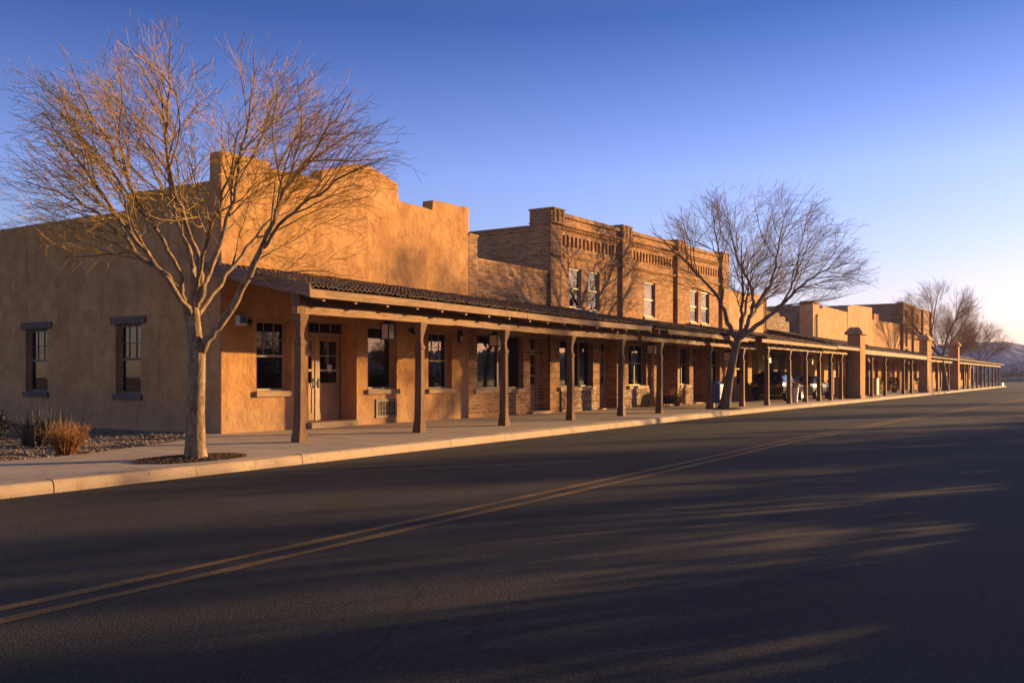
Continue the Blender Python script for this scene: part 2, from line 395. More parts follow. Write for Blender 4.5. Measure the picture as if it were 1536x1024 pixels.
structure(b.build('pavement', M['pave']))
# gravel bed beside the adobe wall
b = MB(); xs = [-40 + .5 * i for i in range(110)]
import mathutils
def gz(x, y): return .16 + .016 * (min(y, 17) - 12) + .05 * mathutils.noise.noise((x * .8, y * .8, 0)) + .02 * mathutils.noise.noise((x * 3, y * 3, 2))
for x0, x1 in zip(xs, xs[1:]):
    if x0 >= 14.2: break
    x1 = min(x1, 14.25)
    def rows(x): y0 = gy(x) - .02; return [y0 + (46 - y0) * (k / 40) ** 1.8 for k in range(41)]
    r0, r1 = rows(x0), rows(x1)
    for k in range(40):
        b.face([(x0, r0[k], gz(x0, r0[k])), (x1, r1[k], gz(x1, r1[k])), (x1, r1[k + 1], gz(x1, r1[k + 1])), (x0, r0[k + 1], gz(x0, r0[k + 1]))])
structure(b.build('gravel_bed_ground', M['soil'], smooth=True))
b = MB()
def stone(b, x, y, z, r):
    ph = rnd.uniform(0, 6.28); sx, sy, sz = [r * rnd.uniform(.65, 1.3) for _ in range(3)]
    pts = []
    for dx, dy, dz in ((0, 0, -1), (1, 0, -.1), (.3, .95, 0), (-.8, .6, .1), (-.8, -.6, -.1), (.3, -.95, 0), (.1, .1, .8)):
        dx += rnd.uniform(-.2, .2); dy += rnd.uniform(-.2, .2); dz += rnd.uniform(-.2, .2)
        pts.append(b.p(x + sx * (dx * math.cos(ph) - dy * math.sin(ph)), y + sy * (dx * math.sin(ph) + dy * math.cos(ph)), z + sz * .7 * dz))
    for k in range(5):
        a, c = pts[1 + k], pts[1 + (k + 1) % 5]
        b.f.append([pts[6], a, c]); b.f.append([pts[0], c, a]); b.mi += [0, 0]
for _ in range(15000):
    x = rnd.uniform(5, 14.1); y = gy(x) + abs(rnd.gauss(0, 1.9)) + .02
    if y > 26 or (x > 14.0 and y > 17): continue
    r = rnd.uniform(.010, .026) if rnd.random() < .94 else rnd.uniform(.03, .055)
    stone(b, x, y, gz(x, y) + r * .2, r)
tag(b.build('gravel', M['pebble'], recalc=False), 'loose pale gravel in the bed along the shaded adobe wall', 'gravel', kind='stuff')
# tree pits
def pit(x0, x1, y0, y1, label, seed):
    r = random.Random(seed); b = MB(); nn = 22; z = zp((y0 + y1) / 2)
    cx, cy = (x0 + x1) / 2, (y0 + y1) / 2
    ring = [(cx + (x1 - x0) / 2 * math.copysign(abs(math.cos(t)) ** .55, math.cos(t)) * r.uniform(.93, 1.04), cy + (y1 - y0) / 2 * math.copysign(abs(math.sin(t)) ** .55, math.sin(t)) * r.uniform(.93, 1.04)) for t in [2 * math.pi * k / nn for k in range(nn)]]
    for k in range(nn):
        p, q = ring[k], ring[(k + 1) % nn]
        b.face([(cx, cy, zp(cy) + .05), (*p, zp(p[1]) + .005), (*q, zp(q[1]) + .005)])
    for _ in range(1500):
        t, s = r.uniform(0, 6.28), r.random() ** .5 * 1.02
        x, y = cx + (x1 - x0) / 2 * s * math.cos(t) * 1.1, cy + (y1 - y0) / 2 * s * math.sin(t) * 1.1
        h = zp(y) + .012 + .05 * max(0, 1 - s)
        stone(b, x, y, h + .004, r.uniform(.008, .026))
    tag(b.build('mulch', M['mulch'], recalc=False), label, 'mulch', kind='stuff')
pit(9.2, 11.1, 12.36, 13.36, 'dark bark mulch round the foot of the large near tree', 3)
pit(37.0, 38.9, 13.05, 14.1, 'dark bark mulch round the foot of the leaning middle tree', 4)

# ------------------------------------------------------------------ walls, windows, doors
def front(Yf): return lambda a, d, z: (a, Yf + d, z)
def side(Xs): return lambda a, d, z: (Xs + d, a, z)
def wall_face(b, a0, a1, z0, z1, ops):
    A = sorted({a0, a1, *[q for o in ops for q in o[:2]]}); Z = sorted({z0, z1, *[q for o in ops for q in o[2:4]]})
    for p, q in zip(A, A[1:]):
        for r, s in zip(Z, Z[1:]):
            m, k = (p + q) / 2, (r + s) / 2
            if any(o[0] < m < o[1] and o[2] < k < o[3] for o in ops): continue
            b.face([(p, 0, r), (q, 0, r), (q, 0, s), (p, 0, s)])
    for o in ops:
        c0, c1, e0, e1, d = o[:5]
        b.face([(c0, 0, e0), (c0, d, e0), (c0, d, e1), (c0, 0, e1)]); b.face([(c1, 0, e0), (c1, 0, e1), (c1, d, e1), (c1, d, e0)])
        b.face([(c0, 0, e0), (c1, 0, e0), (c1, d, e0), (c0, d, e0)]); b.face([(c0, 0, e1), (c0, d, e1), (c1, d, e1), (c1, 0, e1)])

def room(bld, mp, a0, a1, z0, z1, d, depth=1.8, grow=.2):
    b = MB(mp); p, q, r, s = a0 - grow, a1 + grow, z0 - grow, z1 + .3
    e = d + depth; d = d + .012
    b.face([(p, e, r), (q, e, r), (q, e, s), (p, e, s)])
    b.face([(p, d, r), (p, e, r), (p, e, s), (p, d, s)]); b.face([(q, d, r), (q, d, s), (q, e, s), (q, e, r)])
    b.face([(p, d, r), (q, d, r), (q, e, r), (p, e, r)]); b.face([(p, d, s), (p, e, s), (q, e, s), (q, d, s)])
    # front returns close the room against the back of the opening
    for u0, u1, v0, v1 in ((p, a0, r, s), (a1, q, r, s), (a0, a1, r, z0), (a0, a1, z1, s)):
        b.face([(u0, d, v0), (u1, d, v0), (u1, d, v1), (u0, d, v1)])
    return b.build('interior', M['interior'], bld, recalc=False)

def window(bld, mp, o, style='six_over_one', frame='frame', sill='sill', lintel=None, curtain=0, items=0, sd=.07, deep=True):
    """sash window standing at the back of opening o = (a0, a1, z0, z1, depth)"""
    a0, a1, z0, z1, d = o[:5]
    fw = .065; b = MB(mp)
    f0, f1 = d - .06, d + .005
    b.box(a0, a0 + fw, f0, f1, z0, z1); b.box(a1 - fw, a1, f0, f1, z0, z1)
    b.box(a0 + fw, a1 - fw, f0, f1, z1 - fw, z1); b.box(a0 + fw, a1 - fw, f0, f1, z0, z0 + fw)
    i0, i1, j0, j1 = a0 + fw, a1 - fw, z0 + fw, z1 - fw
    g0 = f0 + .028
    def bars(xs, zs, w, lo, hi, zl, zh):
        for x in xs: b.box(x - w, x + w, g0 - .012, g0 + .02, zl, zh)
        for z in zs: b.box(lo, hi, g0 - .010, g0 + .018, z - w, z + w)
    W = i1 - i0; zm = j0 + (j1 - j0) * .5
    if style == 'six_over_one':
        b.box(i0, i1, f0 + .008, g0 + .025, zm - .028, zm + .028)
        b.box(i0, i0 + .035, f0 + .012, g0 + .02, j0, j1); b.box(i1 - .035, i1, f0 + .012, g0 + .02, j0, j1)
        bars((i0 + W / 3, i0 + 2 * W / 3), ((zm + j1) / 2,), .011, i0, i1, zm, j1)
    elif style == 'one_over_one':
        b.box(i0, i1, f0 + .008, g0 + .025, zm - .028, zm + .028)
        b.box(i0, i0 + .03, f0 + .012, g0 + .02, j0, j1); b.box(i1 - .03, i1, f0 + .012, g0 + .02, j0, j1)
    elif style == 'cross':
        bars((i0 + W * .55,), (j0 + (j1 - j0) * .55,), .022, i0, i1, j0, j1)
    elif style == 'shop':
        for k in range(1, items or 2):
            x = i0 + W * k / (items or 2); b.box(x - .05, x + .05, f0 - .02, g0 + .02, j0, j1)
    w = b.build('window', M[frame], bld)
    p = MB(mp); p.box(i0, i1, g0, g0 + .006, j0, j1); p.build('pane', M['glass'], w)
    if sill:
        s = MB(mp); s.box(a0 - .07, a1 + .07, -sd, .03, z0 - .13, z0 + .004); s.box(a0 + .002, a1 - .002, .03, f0 - .003, z0 - .05, z0 + .022)
        s.build('sill', M[sill], w, bevel=.012)
    if lintel:
        s = MB(mp); s.box(a0 - .22, a1 + .2, -.045, .08, z1 + .002, z1 + .19); s.build('lintel', M[lintel], w, bevel=.015)
    if curtain:
        c = MB(mp); m = 26; wd = W * curtain
        pts = [(i0 + wd * k / m, d + .10 + .022 * math.sin(k * 1.9)) for k in range(m + 1)]
        for (x0, y0), (x1, y1) in zip(pts, pts[1:]): c.face([(x0, y0, j0 + .05), (x1, y1, j0 + .05), (x1, y1, j1), (x0, y0, j1)])
        c.build('curtain', M['curtain'], w, recalc=False, smooth=True)
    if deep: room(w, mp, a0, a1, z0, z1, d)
    return w

def door(bld, mp, o, leaf, mtl='door', glass=True, transom=None, handle_left=True, step=True, frame='frame', panes=(2, 2)):
    """door leaf (a0, a1) hung at the back of opening o; the rest of the opening is frame and sidelight"""
    a0, a1, z0, z1, d = o[:5]
    l0, l1 = leaf; zt = transom if transom else z1 - .07
    f0, f1 = d - .08, d + .005
    b = MB(mp)
    b.box(a0, a0 + .07, f0, f1, z0, z1); b.box(a1 - .07, a1, f0, f1, z0, z1); b.box(a0 + .07, a1 - .07, f0, f1, z1 - .07, z1)
    for q in (l0, l1):
        if a0 + .1 < q < a1 - .1: b.box(q - .035, q + .035, f0, f1, z0, zt)
    if transom: b.box(a0 + .07, a1 - .07, f0, f1, zt, zt + .09)
    fr = b.build('door_frame', M[frame], bld)
    if transom:
        p = MB(mp); p.box(a0 + .07, a1 - .07, f0 + .03, f0 + .036, zt + .09, z1 - .07); tw = p.build('transom_pane', M['glass'], fr)
        k = 4
        for i in range(1, k): s = MB(mp); q = a0 + .07 + (a1 - a0 - .14) * i / k; s.box(q - .014, q + .014, f0 + .02, f0 + .045, zt + .09, z1 - .07); s.build('transom_bar', M[frame], fr)
    def leaf_mesh(p, q, hinge):
        w = q - p; st = min(.11, w * .2); b = MB(mp); zb, za = z0 + .012, zt - .008; gl = z0 + (za - z0) * .42
        e0, e1 = f0 + .018, f0 + .062
        b.box(p, p + st, e0, e1, zb, za); b.box(q - st, q, e0, e1, zb, za)
        b.box(p + st, q - st, e0, e1, zb, zb + .2); b.box(p + st, q - st, e0, e1, gl - .06, gl + .06); b.box(p + st, q - st, e0, e1, za - .12, za)
        b.box(p + st, q - st, e0 + .016, e1 - .006, zb + .2, gl - .06)
        b.box(p + st + .05, q - st - .05, e0 + .006, e1 - .008, zb + .25, gl - .11)
        if not glass: b.box(p + st, q - st, e0 + .016, e1 - .006, gl + .06, za - .12); b.box(p + st + .05, q - st - .05, e0 + .006, e1 - .008, gl + .11, za - .17)
        dr = b.build('door', M[mtl], bld, bevel=.004)
        if glass:
            c = MB(mp); c.box(p + st, q - st, e0 + .02, e0 + .026, gl + .06, za - .12); c.build('pane', M['glass'], dr)
            c = MB(mp); nx, nz = panes; zz0, zz1 = gl + .06, za - .12; z3 = zz0 + (zz1 - zz0) * .3
            c.box(p + st, q - st, e0 + .004, e0 + .04, z3 - .03, z3 + .03)
            for i in range(1, nx): u = p + st + (w - 2 * st) * i / nx; c.box(u - .012, u + .012, e0 + .008, e0 + .038, z3, zz1)
            u = (z3 + zz1) / 2; c.box(p + st, q - st, e0 + .010, e0 + .036, u - .012, u + .012)
            c.build('glazing_bar', M['frame'], dr)
        hx = p + st * .5 if hinge else q - st * .5
        c = MB(mp); c.box(hx - .02, hx + .02, e0 - .012, e0, z0 + .85, z0 + 1.12)
        c.tube([(hx, e0 - .012, z0 + 1.08), (hx, e0 - .06, z0 + 1.05), (hx, e0 - .06, z0 + .92), (hx, e0 - .012, z0 + .88)], .011, 6)
        c.build('handle', M['metal_dark'], dr)
        return dr
    leaf_mesh(l0 + (.035 if l0 > a0 + .1 else .07), l1 - (.035 if l1 < a1 - .1 else .07), handle_left)
    for p, q, hl in ((a0 + .07, l0 - .035, False), (l1 + .035, a1 - .07, True)):
        if q - p > .15: leaf_mesh(p, q, hl)
        elif q - p > .01: c = MB(mp); c.box(p, q, f0 + .01, f1 - .01, z0, zt); c.build('door_panel', M[frame], fr)
    if step:
        s = MB(mp); s.box(a0 - .04, a1 - .1, -.16, d + .02, -.1, z0 - .004); s.build('door_step', M['stone_cap'], bld, bevel=.01)
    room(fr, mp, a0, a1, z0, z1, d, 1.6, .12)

def shell(b, X0, X1, Y0, Y1, z0, z1, top):
    """left, right and back walls plus the flat roof inside the parapet, as sheets with parapet thickness"""
    b.box(X1 - .3, X1, Y0, Y1, z0, z1); b.box(X0 + .3, X1 - .3, Y1 - .3, Y1, z0, z1)
    b.face([(X0, Y0, top), (X1, Y0, top), (X1, Y1, top), (X0, Y1, top)])

# ------------------------------------------------------------------ 1. adobe building on the corner
YF = 17.0
B1 = thing('adobe_building', 'large tan adobe building on the near corner with curved stepped parapet', 'building', (14.2, YF, .2))
w1 = (15.26, 16.36, 1.20, 2.92, .24); d1 = (16.95, 18.75, .40, 3.03, .56); w2 = (19.2, 20.42, 1.20, 2.96, .26); w3 = (21.89, 23.06, 1.18, 2.90, .24); vent1 = (19.56, 20.34, .46, .88, .05)
s1 = (19.92, 20.92, 1.12, 2.86, .17); s2 = (23.93, 24.97, 1.14, 2.84, .17); s3 = (29.4, 30.4, 1.13, 2.85, .17); s4 = (35, 36, 1.13, 2.85, .17)
b = MB(front(YF)); wall_face(b, 14.2, 23.95, -.1, 4.2, [w1, d1, w2, w3, vent1])
B = MB(side(14.2)); wall_face(B, YF, 45, -.1, 4.2, [s1, s2, s3, s4])
wb = MB(); wb.v = b.v + B.v; wb.f = b.f + [[i + len(b.v) for i in f] for f in B.f]; wb.mi = [0] * len(wb.f)
def wob(pts, amp, seed, step=.35):               # hand-finished parapet tops are never straight
    r = random.Random(seed); out = []
    for (x0, z0), (x1, z1) in zip(pts, pts[1:]):
        k = max(1, int(math.hypot(x1 - x0, z1 - z0) / step))
        for i in range(k): out.append((x0 + (x1 - x0) * i / k, z0 + (z1 - z0) * i / k + (r.uniform(-amp, amp) if i else 0)))
    return out + [pts[-1]]
hump = [(17.43, 6.88), (17.8, 6.96), (18.2, 7.12), (18.55, 7.24), (18.9, 7.30), (19.25, 7.31), (19.6, 7.26), (19.95, 7.17), (20.2, 7.10), (20.47, 7.04)]
top = [(14.2, 6.70), (15.66, 6.72), (15.7, 6.58), (17.4, 6.58)] + hump + [(20.5, 6.58), (22.06, 6.54), (22.1, 6.84), (23.95, 6.90)]
prof = [(14.2, 4.2)] + wob(top, .016, 5) + [(23.95, 4.2)]
q = MB(); q.prism(prof, YF, YF + .38, True)
q.prism([(YF + .38, 4.2)] + wob([(YF + .38, 6.06), (20.47, 6.1), (20.5, 5.68), (45, 5.74)], .014, 8, .6) + [(45, 4.2)], 14.2, 14.6, True)
for i, v in enumerate(q.v): pass
k0 = len(wb.v)
n1 = len(prof) * 2
side_v = [(v[1], v[0], v[2]) for v in q.v[n1:]]      # the second prism was written (y, x, z)
wb.v += q.v[:n1] + side_v; wb.f += [[i + k0 for i in f] for f in q.f]; wb.mi = [0] * len(wb.f)
shell(wb, 14.2, 23.95, YF + .38, 45, -.1, 5.6, 5.1)
wb.build('wall', M['adobe'], B1, outer=((0, 14.2), (1, YF)))
window(B1, front(YF), w1, sd=.08); window(B1, front(YF), w2, 'plain', curtain=.42, sd=.08); window(B1, front(YF), w3, sd=.08)
for s in (s1, s2, s3, s4): window(B1, side(14.2), s, lintel='lintel_y', sill='lintel_y', frame='rake', curtain=.14)
door(B1, front(YF), d1, (17.72, 18.68), transom=2.62)
b = MB(front(YF)); a0, a1, z0, z1, d = vent1
b.box(a0 - .05, a0 + .03, -.03, .03, z0 - .05, z1 + .05); b.box(a1 - .03, a1 + .05, -.03, .03, z0 - .05, z1 + .05); b.box(a0 + .03, a1 - .03, -.03, .03, z1 - .02, z1 + .05); b.box(a0 + .03, a1 - .03, -.03, .03, z0 - .05, z0 + .02)
for k in range(1, 11): x = a0 + .03 + (a1 - a0 - .06) * k / 11; b.box(x - .013, x + .013, -.012, .02, z0, z1)
b.box(a0, a1, -.006, .012, z0 + .13, z0 + .16)
vt = b.build('vent_grille', M['frame_dark'], B1)
b = MB(front(YF)); b.box(a0, a1, d - .004, d + .02, z0, z1); b.build('vent_back', M['metal_dark'], vt)
# notice paper and blind in the second window, decal on the door
b = MB(front(YF)); b.box(19.28, 20.02, .30, .304, 2.5, 2.86); b.build('notice_sheet', M['curtain'], B1)
b = MB(front(YF)); b.prism([(18.13, 1.86), (18.22, 1.88), (18.31, 1.86), (18.30, 1.74), (18.22, 1.66), (18.14, 1.74)], .492, .496); b.build('door_decal', M['paper'], B1)
b = MB(front(YF)); b.box(19.28, 19.32, 0, .01, 0, 0.01)
B1['label'] = 'large tan adobe building on the near corner with curved stepped parapet'

# ------------------------------------------------------------------ 2. low brick building
Y2 = 17.05
B2 = thing('brick_building', 'low brown brick shop between the adobe front and the two-storey brick building', 'building', (24, Y2, .2))
sh = (24.5, 27.3, 1.15, 2.95, .22); dd = (27.75, 29.03, .33, 2.98, .45)
b = MB(front(Y2)); wall_face(b, 23.955, 29.03, -.1, 4.2, [sh, dd])
b.mp = None
b.box(23.955, 29.03, Y2, Y2 + .34, 4.2, 5.30)
b.box(23.955, 24.42, Y2 - .06, Y2 + .34, -.1 + 3.1, 6.03)
shell(b, 23.955, 29.03, Y2 + .34, 34, -.1, 5.0, 4.7)
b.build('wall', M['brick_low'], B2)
b = MB(); b.box(24.42, 29.03, Y2 - .03, Y2 + .37, 5.30, 5.37); b.box(23.95, 24.46, Y2 - .09, Y2 + .37, 6.03, 6.09); b.build('coping', M['brick'], B2)
b = MB(); b.box(24.35, 27.4, Y2 - .05, Y2 + .012, 1.02, 1.15); b.build('shop_sill', M['stone_cap'], B2, bevel=.012)
window(B2, front(Y2), sh, 'shop', frame='frame_dark', sill=None, items=2, curtain=.1)
b = MB(); b.box(24.45, 27.35, Y2 - .02, Y2 + .02, 2.95, 3.1); b.build('sign_board', M['frame'], B2)
door(B2, front(Y2), dd, (27.85, 28.85), transom=2.45)
# ------------------------------------------------------------------ 3. two-storey brick building
Y3 = 17.0; XA, XB = 29.045, 47.6
B3 = thing('brick_building', 'two-storey tan brick building with slotted cornice and five tall upper windows', 'building', (29.05, Y3, .2))
gw = [(29.75, 32.4, 1.16, 2.95, .24), (35.6, 37.4, 1.16, 2.95, .24), (41.2, 42.4, 1.16, 2.95, .24), (45.2, 46.6, 1.16, 2.95, .24)]
gd = [(32.95, 34.5, .3, 3.0, .6), (38.6, 40.6, .3, 3.0, .6), (42.9, 44.6, .3, 3.0, .6)]
uw = [(30.45, 31.42, 4.15, 5.66, .12), (31.98, 32.95, 4.15, 5.68, .12), (37.2, 38.35, 4.18, 5.72, .12), (42.5, 43.55, 4.2, 5.78, .12), (43.95, 45.05, 4.2, 5.80, .12)]
slots = []
pil = [(29.045, 29.8), (34.75, 35.6), (40.6, 41.65), (46.6, 47.6)]
for (p0, p1), (q0, q1) in zip(pil, pil[1:]):
    k = 15 if q0 - p1 > 4.9 and p1 < 40 else 14
    for i in range(k):
        x = p1 + .25 + (q0 - p1 - .5) * i / (k - 1); dz = .018 * (x - 29)
        slots.append((x - .088, x + .088, 6.40 + dz, 6.80 + dz, .24))
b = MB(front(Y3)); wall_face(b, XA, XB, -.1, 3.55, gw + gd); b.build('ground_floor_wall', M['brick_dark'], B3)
b = MB(front(Y3)); wall_face(b, XA, XB, 3.55, 6.2, uw)
for (p0, p1) in zip([XA] + [.5 * (s[1] + t[0]) for s, t in zip(slots, slots[1:])], [.5 * (s[1] + t[0]) for s, t in zip(slots, slots[1:])] + [XB]):
    s = [o for o in slots if p0 < .5 * (o[0] + o[1]) < p1]
    wall_face(b, p0, p1, 6.2, 7.3, s)
    for o in s: b.face([(o[0], o[4], o[2]), (o[1], o[4], o[2]), (o[1], o[4], o[3]), (o[0], o[4], o[3])])
b.mp = None
sl = lambda x: .019 * (x - 29.04)
b.prism([(XA, 7.3), (XA, 7.54), (XB, 7.54 + sl(XB)), (XB, 7.3)], Y3, Y3 + .4)
for p0, p1 in pil[1:]:
    b.box(p0, p1, Y3 - .14, Y3, 3.0, 7.3 + sl(p0)); b.box(p0 - .04, p1 + .04, Y3 - .16, Y3 + .42, 7.3 + sl(p0), 7.68 + sl(p0))
b.box(XA - .03, 29.8, Y3 - .06, Y3 + .85, 7.1, 7.64); b.box(XA - .02, 29.8, Y3 - .05, Y3, 3.0, 7.1)
b.box(XA, XA + .3, Y3 + .85, 36, 3.5, 7.04); b.box(XA, XA + .3, Y3 + .02, Y3 + .85, 3.5, 7.1)
shell(b, XA, XB, Y3 + .4, 36, -.1, 7.0, 6.6)
b.build('wall', M['brick'], B3)
# cornice: string courses, dentil row, copings
b = MB()
for p0, p1 in zip([p[1] for p in pil], [p[0] for p in pil[1:]]):
    def course(z, h, o): b.prism([(p0, z + sl(p0)), (p0, z + h + sl(p0)), (p1, z + h + sl(p1)), (p1, z + sl(p1))], Y3 - o, Y3 + .0)
    course(7.06, .05, .05); course(7.11, .07, .14); course(7.44, .10, .09); course(5.97, .05, .05); course(6.02, .06, .10); course(6.95, .05, .03)
    n = int((p1 - p0) / .16)
    for i in range(n):
        x = p0 + (p1 - p0) * (i + .5) / n; b.box(x - .045, x + .045, Y3 - .09, Y3, 6.98 + sl(x), 7.06 + sl(x))
    n = int((p1 - p0) / .23)
    for i in range(n):
        x = p0 + (p1 - p0) * (i + .5) / n; z = 7.54 + sl(x); b.box(x - .105, x + .105, Y3 - .07, Y3 + .43, z, z + .055 + rnd.uniform(-.006, .006))
for p0, p1 in pil:
    z = 7.68 + sl(p0) if p0 > 30 else 7.64
    e = .42 if p0 > 30 else .85
    b.box(p0 - .05, p1 + .05, Y3 - .19, Y3 + e + .04, z, z + .06); b.box(p0 - .06, p1 + .06, Y3 - .18, Y3 + e + .02, z - .5, z - .44); b.box(p0 - .03, p1 + .03, Y3 - .17, Y3 - .13, 5.96 + sl(p0), 6.08 + sl(p0))
    w = (p1 - p0) / 3.
    b.box(p0 + .02, p0 + w * .55, Y3 - .185, Y3 - .15, z - .42, z - .02); b.box(p0 + w * 1.25, p1 - w * 1.25, Y3 - .185, Y3 - .15, z - .42, z - .02); b.box(p1 - w * .55, p1 - .02, Y3 - .185, Y3 - .15, z - .42, z - .02)
for z in (7.04,): b.box(XA - .04, XA + .34, Y3 + .92, 36, z, z + .07)
for z in (6.0, 6.9): b.box(XA - .035, XA, Y3 + .0, 36, z, z + .07)
b.build('cornice', M['brick'], B3)
for i, o in enumerate(uw):
    w = window(B3, front(Y3), o, 'one_over_one', frame='frame', sill='stone_cap', sd=.06)
    b = MB(front(Y3)); zb = o[2] + (.36, .3, .06, .55, .62)[i]; b.box(o[0] + .05, o[1] - .05, o[4] - .012, o[4] - .006, zb, o[3] - .06)
    b.build('blind', M['white'], w, recalc=False)
for p0, p1 in ((29.8, 32.7), (34.7, 37.95), (40.75, 42.75), (44.7, 47.5)): b = MB(); b.box(p0, p1, Y3 - .06, Y3 + .0, -.05, 1.03); b.build('stone_plinth', M['rubble'], B3, bevel=.02)
for i, o in enumerate(gw):
    window(B3, front(Y3), o, 'shop' if i in (0,) else 'cross', frame='frame_dark' if i % 2 == 0 else 'frame', sill='stone_cap', items=3, sd=.1, curtain=.12)
for i, o in enumerate(gd): door(B3, front(Y3), o, (o[0] + .1, o[0] + 1.05), transom=2.5, glass=i != 1, mtl='door' if i < 2 else 'door_dark')
for p0 in (37.75, 40.7, 44.72): b = MB(); b.box(p0, p0 + .24, Y3 - .1, Y3, .15, 3.2); b.build('timber_pilaster', M['beam'], B3)

# ------------------------------------------------------------------ farther buildings of the row
def plain_building(name, label, X0, X1, Yf, parapet, mtl, wins, doors, back=32, left_top=None, extra=None, capmat=None, thick=.35, wframe='frame'):
    t = thing(name, label, 'building', (X0, Yf, .2))
    b = MB(front(Yf)); wall_face(b, X0, X1, -.1, 4.0, wins + doors); b.mp = None
    b.prism([(X0, 4.0)] + wob(parapet, .03, int(X0), .5) + [(X1, 4.0)], Yf, Yf + thick, True)
    lt = left_top or min(p[1] for p in parapet) - .05
    b.box(X0, X0 + .3, Yf + .002, back, -.1, 4.0); b.box(X0, X0 + .3, Yf + thick, back, 4.0, lt)
    shell(b, X0, X1, Yf + thick, back, -.1, lt, lt - .5)
    if extra: extra(b)
    b.build('wall', M[mtl], t, outer=((0, X0), (1, Yf)))
    for i, o in enumerate(wins): window(t, front(Yf), o, ('one_over_one', 'cross')[i % 2], frame=wframe, sill='stone_cap', curtain=.2 if i % 3 == 0 else 0)
    for i, o in enumerate(doors): door(t, front(Yf), o, (o[0] + .1, o[0] + 1.0), mtl='door' if i % 2 else 'door_dark', transom=2.5, step=False)
    return t
D = lambda x, w=1.5: (x, x + w, .24, 3.0, .45)
Wn = lambda x, w=1.3: (x, x + w, 1.1, 2.9, .25)
B4 = plain_building('adobe_building', 'plain flat-topped pale adobe shop beside the two-storey brick building', 47.61, 54.4, 17.04, [(47.61, 6.2), (54.4, 6.36)], 'adobe_pale', [Wn(49.3, 1.9)], [D(47.75, 1.2), D(51.9, 1.2)])
b = MB(); b.tube([(54.25, 16.97, 6.2), (54.25, 16.97, 3.8)], .05, 8); b.build('drainpipe', M['adobe_pale'], B4, smooth=True)
B5 = plain_building('stone_building', 'low rubble stone shop with stepped top behind the car bay', 54.42, 59.5, 17.1, [(54.42, 5.45), (57.4, 5.5), (57.42, 5.3), (58.6, 5.3), (58.62, 5.05), (59.5, 5.05)], 'rubble', [], [D(54.8, 1.4), D(57.0, 1.5)], 26, 4.9)
B6 = plain_building('adobe_building', 'pale adobe shop with broken parapet and shaded stone side wall', 65.3, 75.0, 17.02, [(65.3, 6.82), (66.5, 6.82), (66.55, 6.45), (67.3, 6.35), (67.35, 6.62), (68.5, 6.6), (75.0, 6.58)], 'adobe_pale', [Wn(66.6), Wn(71.4)], [D(69), D(73.2)], 34, 6.55, lambda b: b.box(64.9, 65.29, 17.02, 17.95, 3.0, 6.8))
b = MB(); b.box(65.22, 65.3, 17.95, 34, 0, 6.52); b.build('stone_side_wall', M['rubble'], B6)
b = MB(); b.tube([(65.6, 16.93, 5.6), (65.6, 16.93, 4.2)], .06, 8); b.tube([(65.6, 16.93, 5.6), (65.75, 16.93, 5.8), (65.95, 16.99, 5.85)], .06, 8); b.build('drainpipe', M['metal_dark'], B6)
BW = plain_building('carport_wall', 'low set-back adobe wall closing the car bay between the shops', 59.52, 65.2, 18.6, [(59.52, 4.2), (65.2, 4.2)], 'adobe', [], [D(60.3, 1.6), D(62.9, 1.6)], 24, 4.1)
BW['category'] = 'wall'
B7 = plain_building('adobe_building', 'tall blank pale adobe front rising behind the capped porch pillar', 75.02, 83.9, 17.0, [(75.02, 7.05), (76.5, 7.25), (83.9, 7.5)], 'adobe_pale', [Wn(77.2), Wn(81.4)], [D(79.2)], 36, 7.0)
B8 = plain_building('adobe_building', 'low rough adobe shop with one narrow end pier below the far brick building', 83.92, 97.3, 17.05, [(83.92, 6.5), (85.0, 6.5), (85.02, 7.05), (86.9, 7.1), (86.92, 6.55), (97.3, 6.7)], 'adobe', [Wn(88), Wn(93)], [D(85.2), D(90.5), D(95.3)], 34, 6.3)
u9 = [(99.2, 100.5, 7.4, 8.2, .3), (102.6, 103.9, 7.4, 8.2, .3), (106, 107.3, 7.4, 8.2, .3), (109.4, 110.7, 7.4, 8.2, .3)]
B9 = thing('brick_building', 'farthest two-storey brick building half hidden by the far bare trees', 'building', (97.4, 17, .2))
b = MB(front(17.0)); wall_face(b, 97.4, 115.5, -.1, 4.2, [Wn(99, 1.8), Wn(104.5, 1.8), Wn(110, 1.8), D(102), D(107.5)]); 
v9 = [(99.6, 100.8, 4.6, 6.4, .3), (103.8, 105, 4.6, 6.4, .3), (108, 109.2, 4.6, 6.4, .3), (112, 113.2, 4.6, 6.4, .3)]
wall_face(b, 97.4, 115.5, 4.2, 6.9, v9); wall_face(b, 97.4, 115.5, 6.9, 8.4, u9); b.mp = None
b.box(97.4, 115.5, 17.0, 17.4, 8.4, 8.8); b.box(97.4, 97.7, 17.002, 40, 0, 8.4); b.box(97.4, 97.7, 17.4, 40, 8.4, 8.72)
for x in (97.4, 103.3, 109.2, 114.7): b.box(x, x + .8, 16.8, 17, 3, 8.9)
shell(b, 97.4, 115.5, 17.4, 40, -.1, 8.7, 8.2)
b.build('wall', M['brick'], B9)
b = MB(); b.box(97.35, 115.55, 16.85, 17.45, 8.8, 8.92); b.box(97.34, 97.74, 17.46, 40, 8.72, 8.80); b.box(97.32, 97.4, 17.4, 40, 7.4, 7.55); b.build('cornice', M['stone_cap'], B9)
for o in u9 + v9 + [Wn(99, 1.8), Wn(104.5, 1.8), Wn(110, 1.8)]: window(B9, front(17.0), o, 'one_over_one', sill=None)
for o in (D(102), D(107.5)): door(B9, front(17.0), o, (o[0] + .1, o[0] + 1), step=False, transom=2.5)
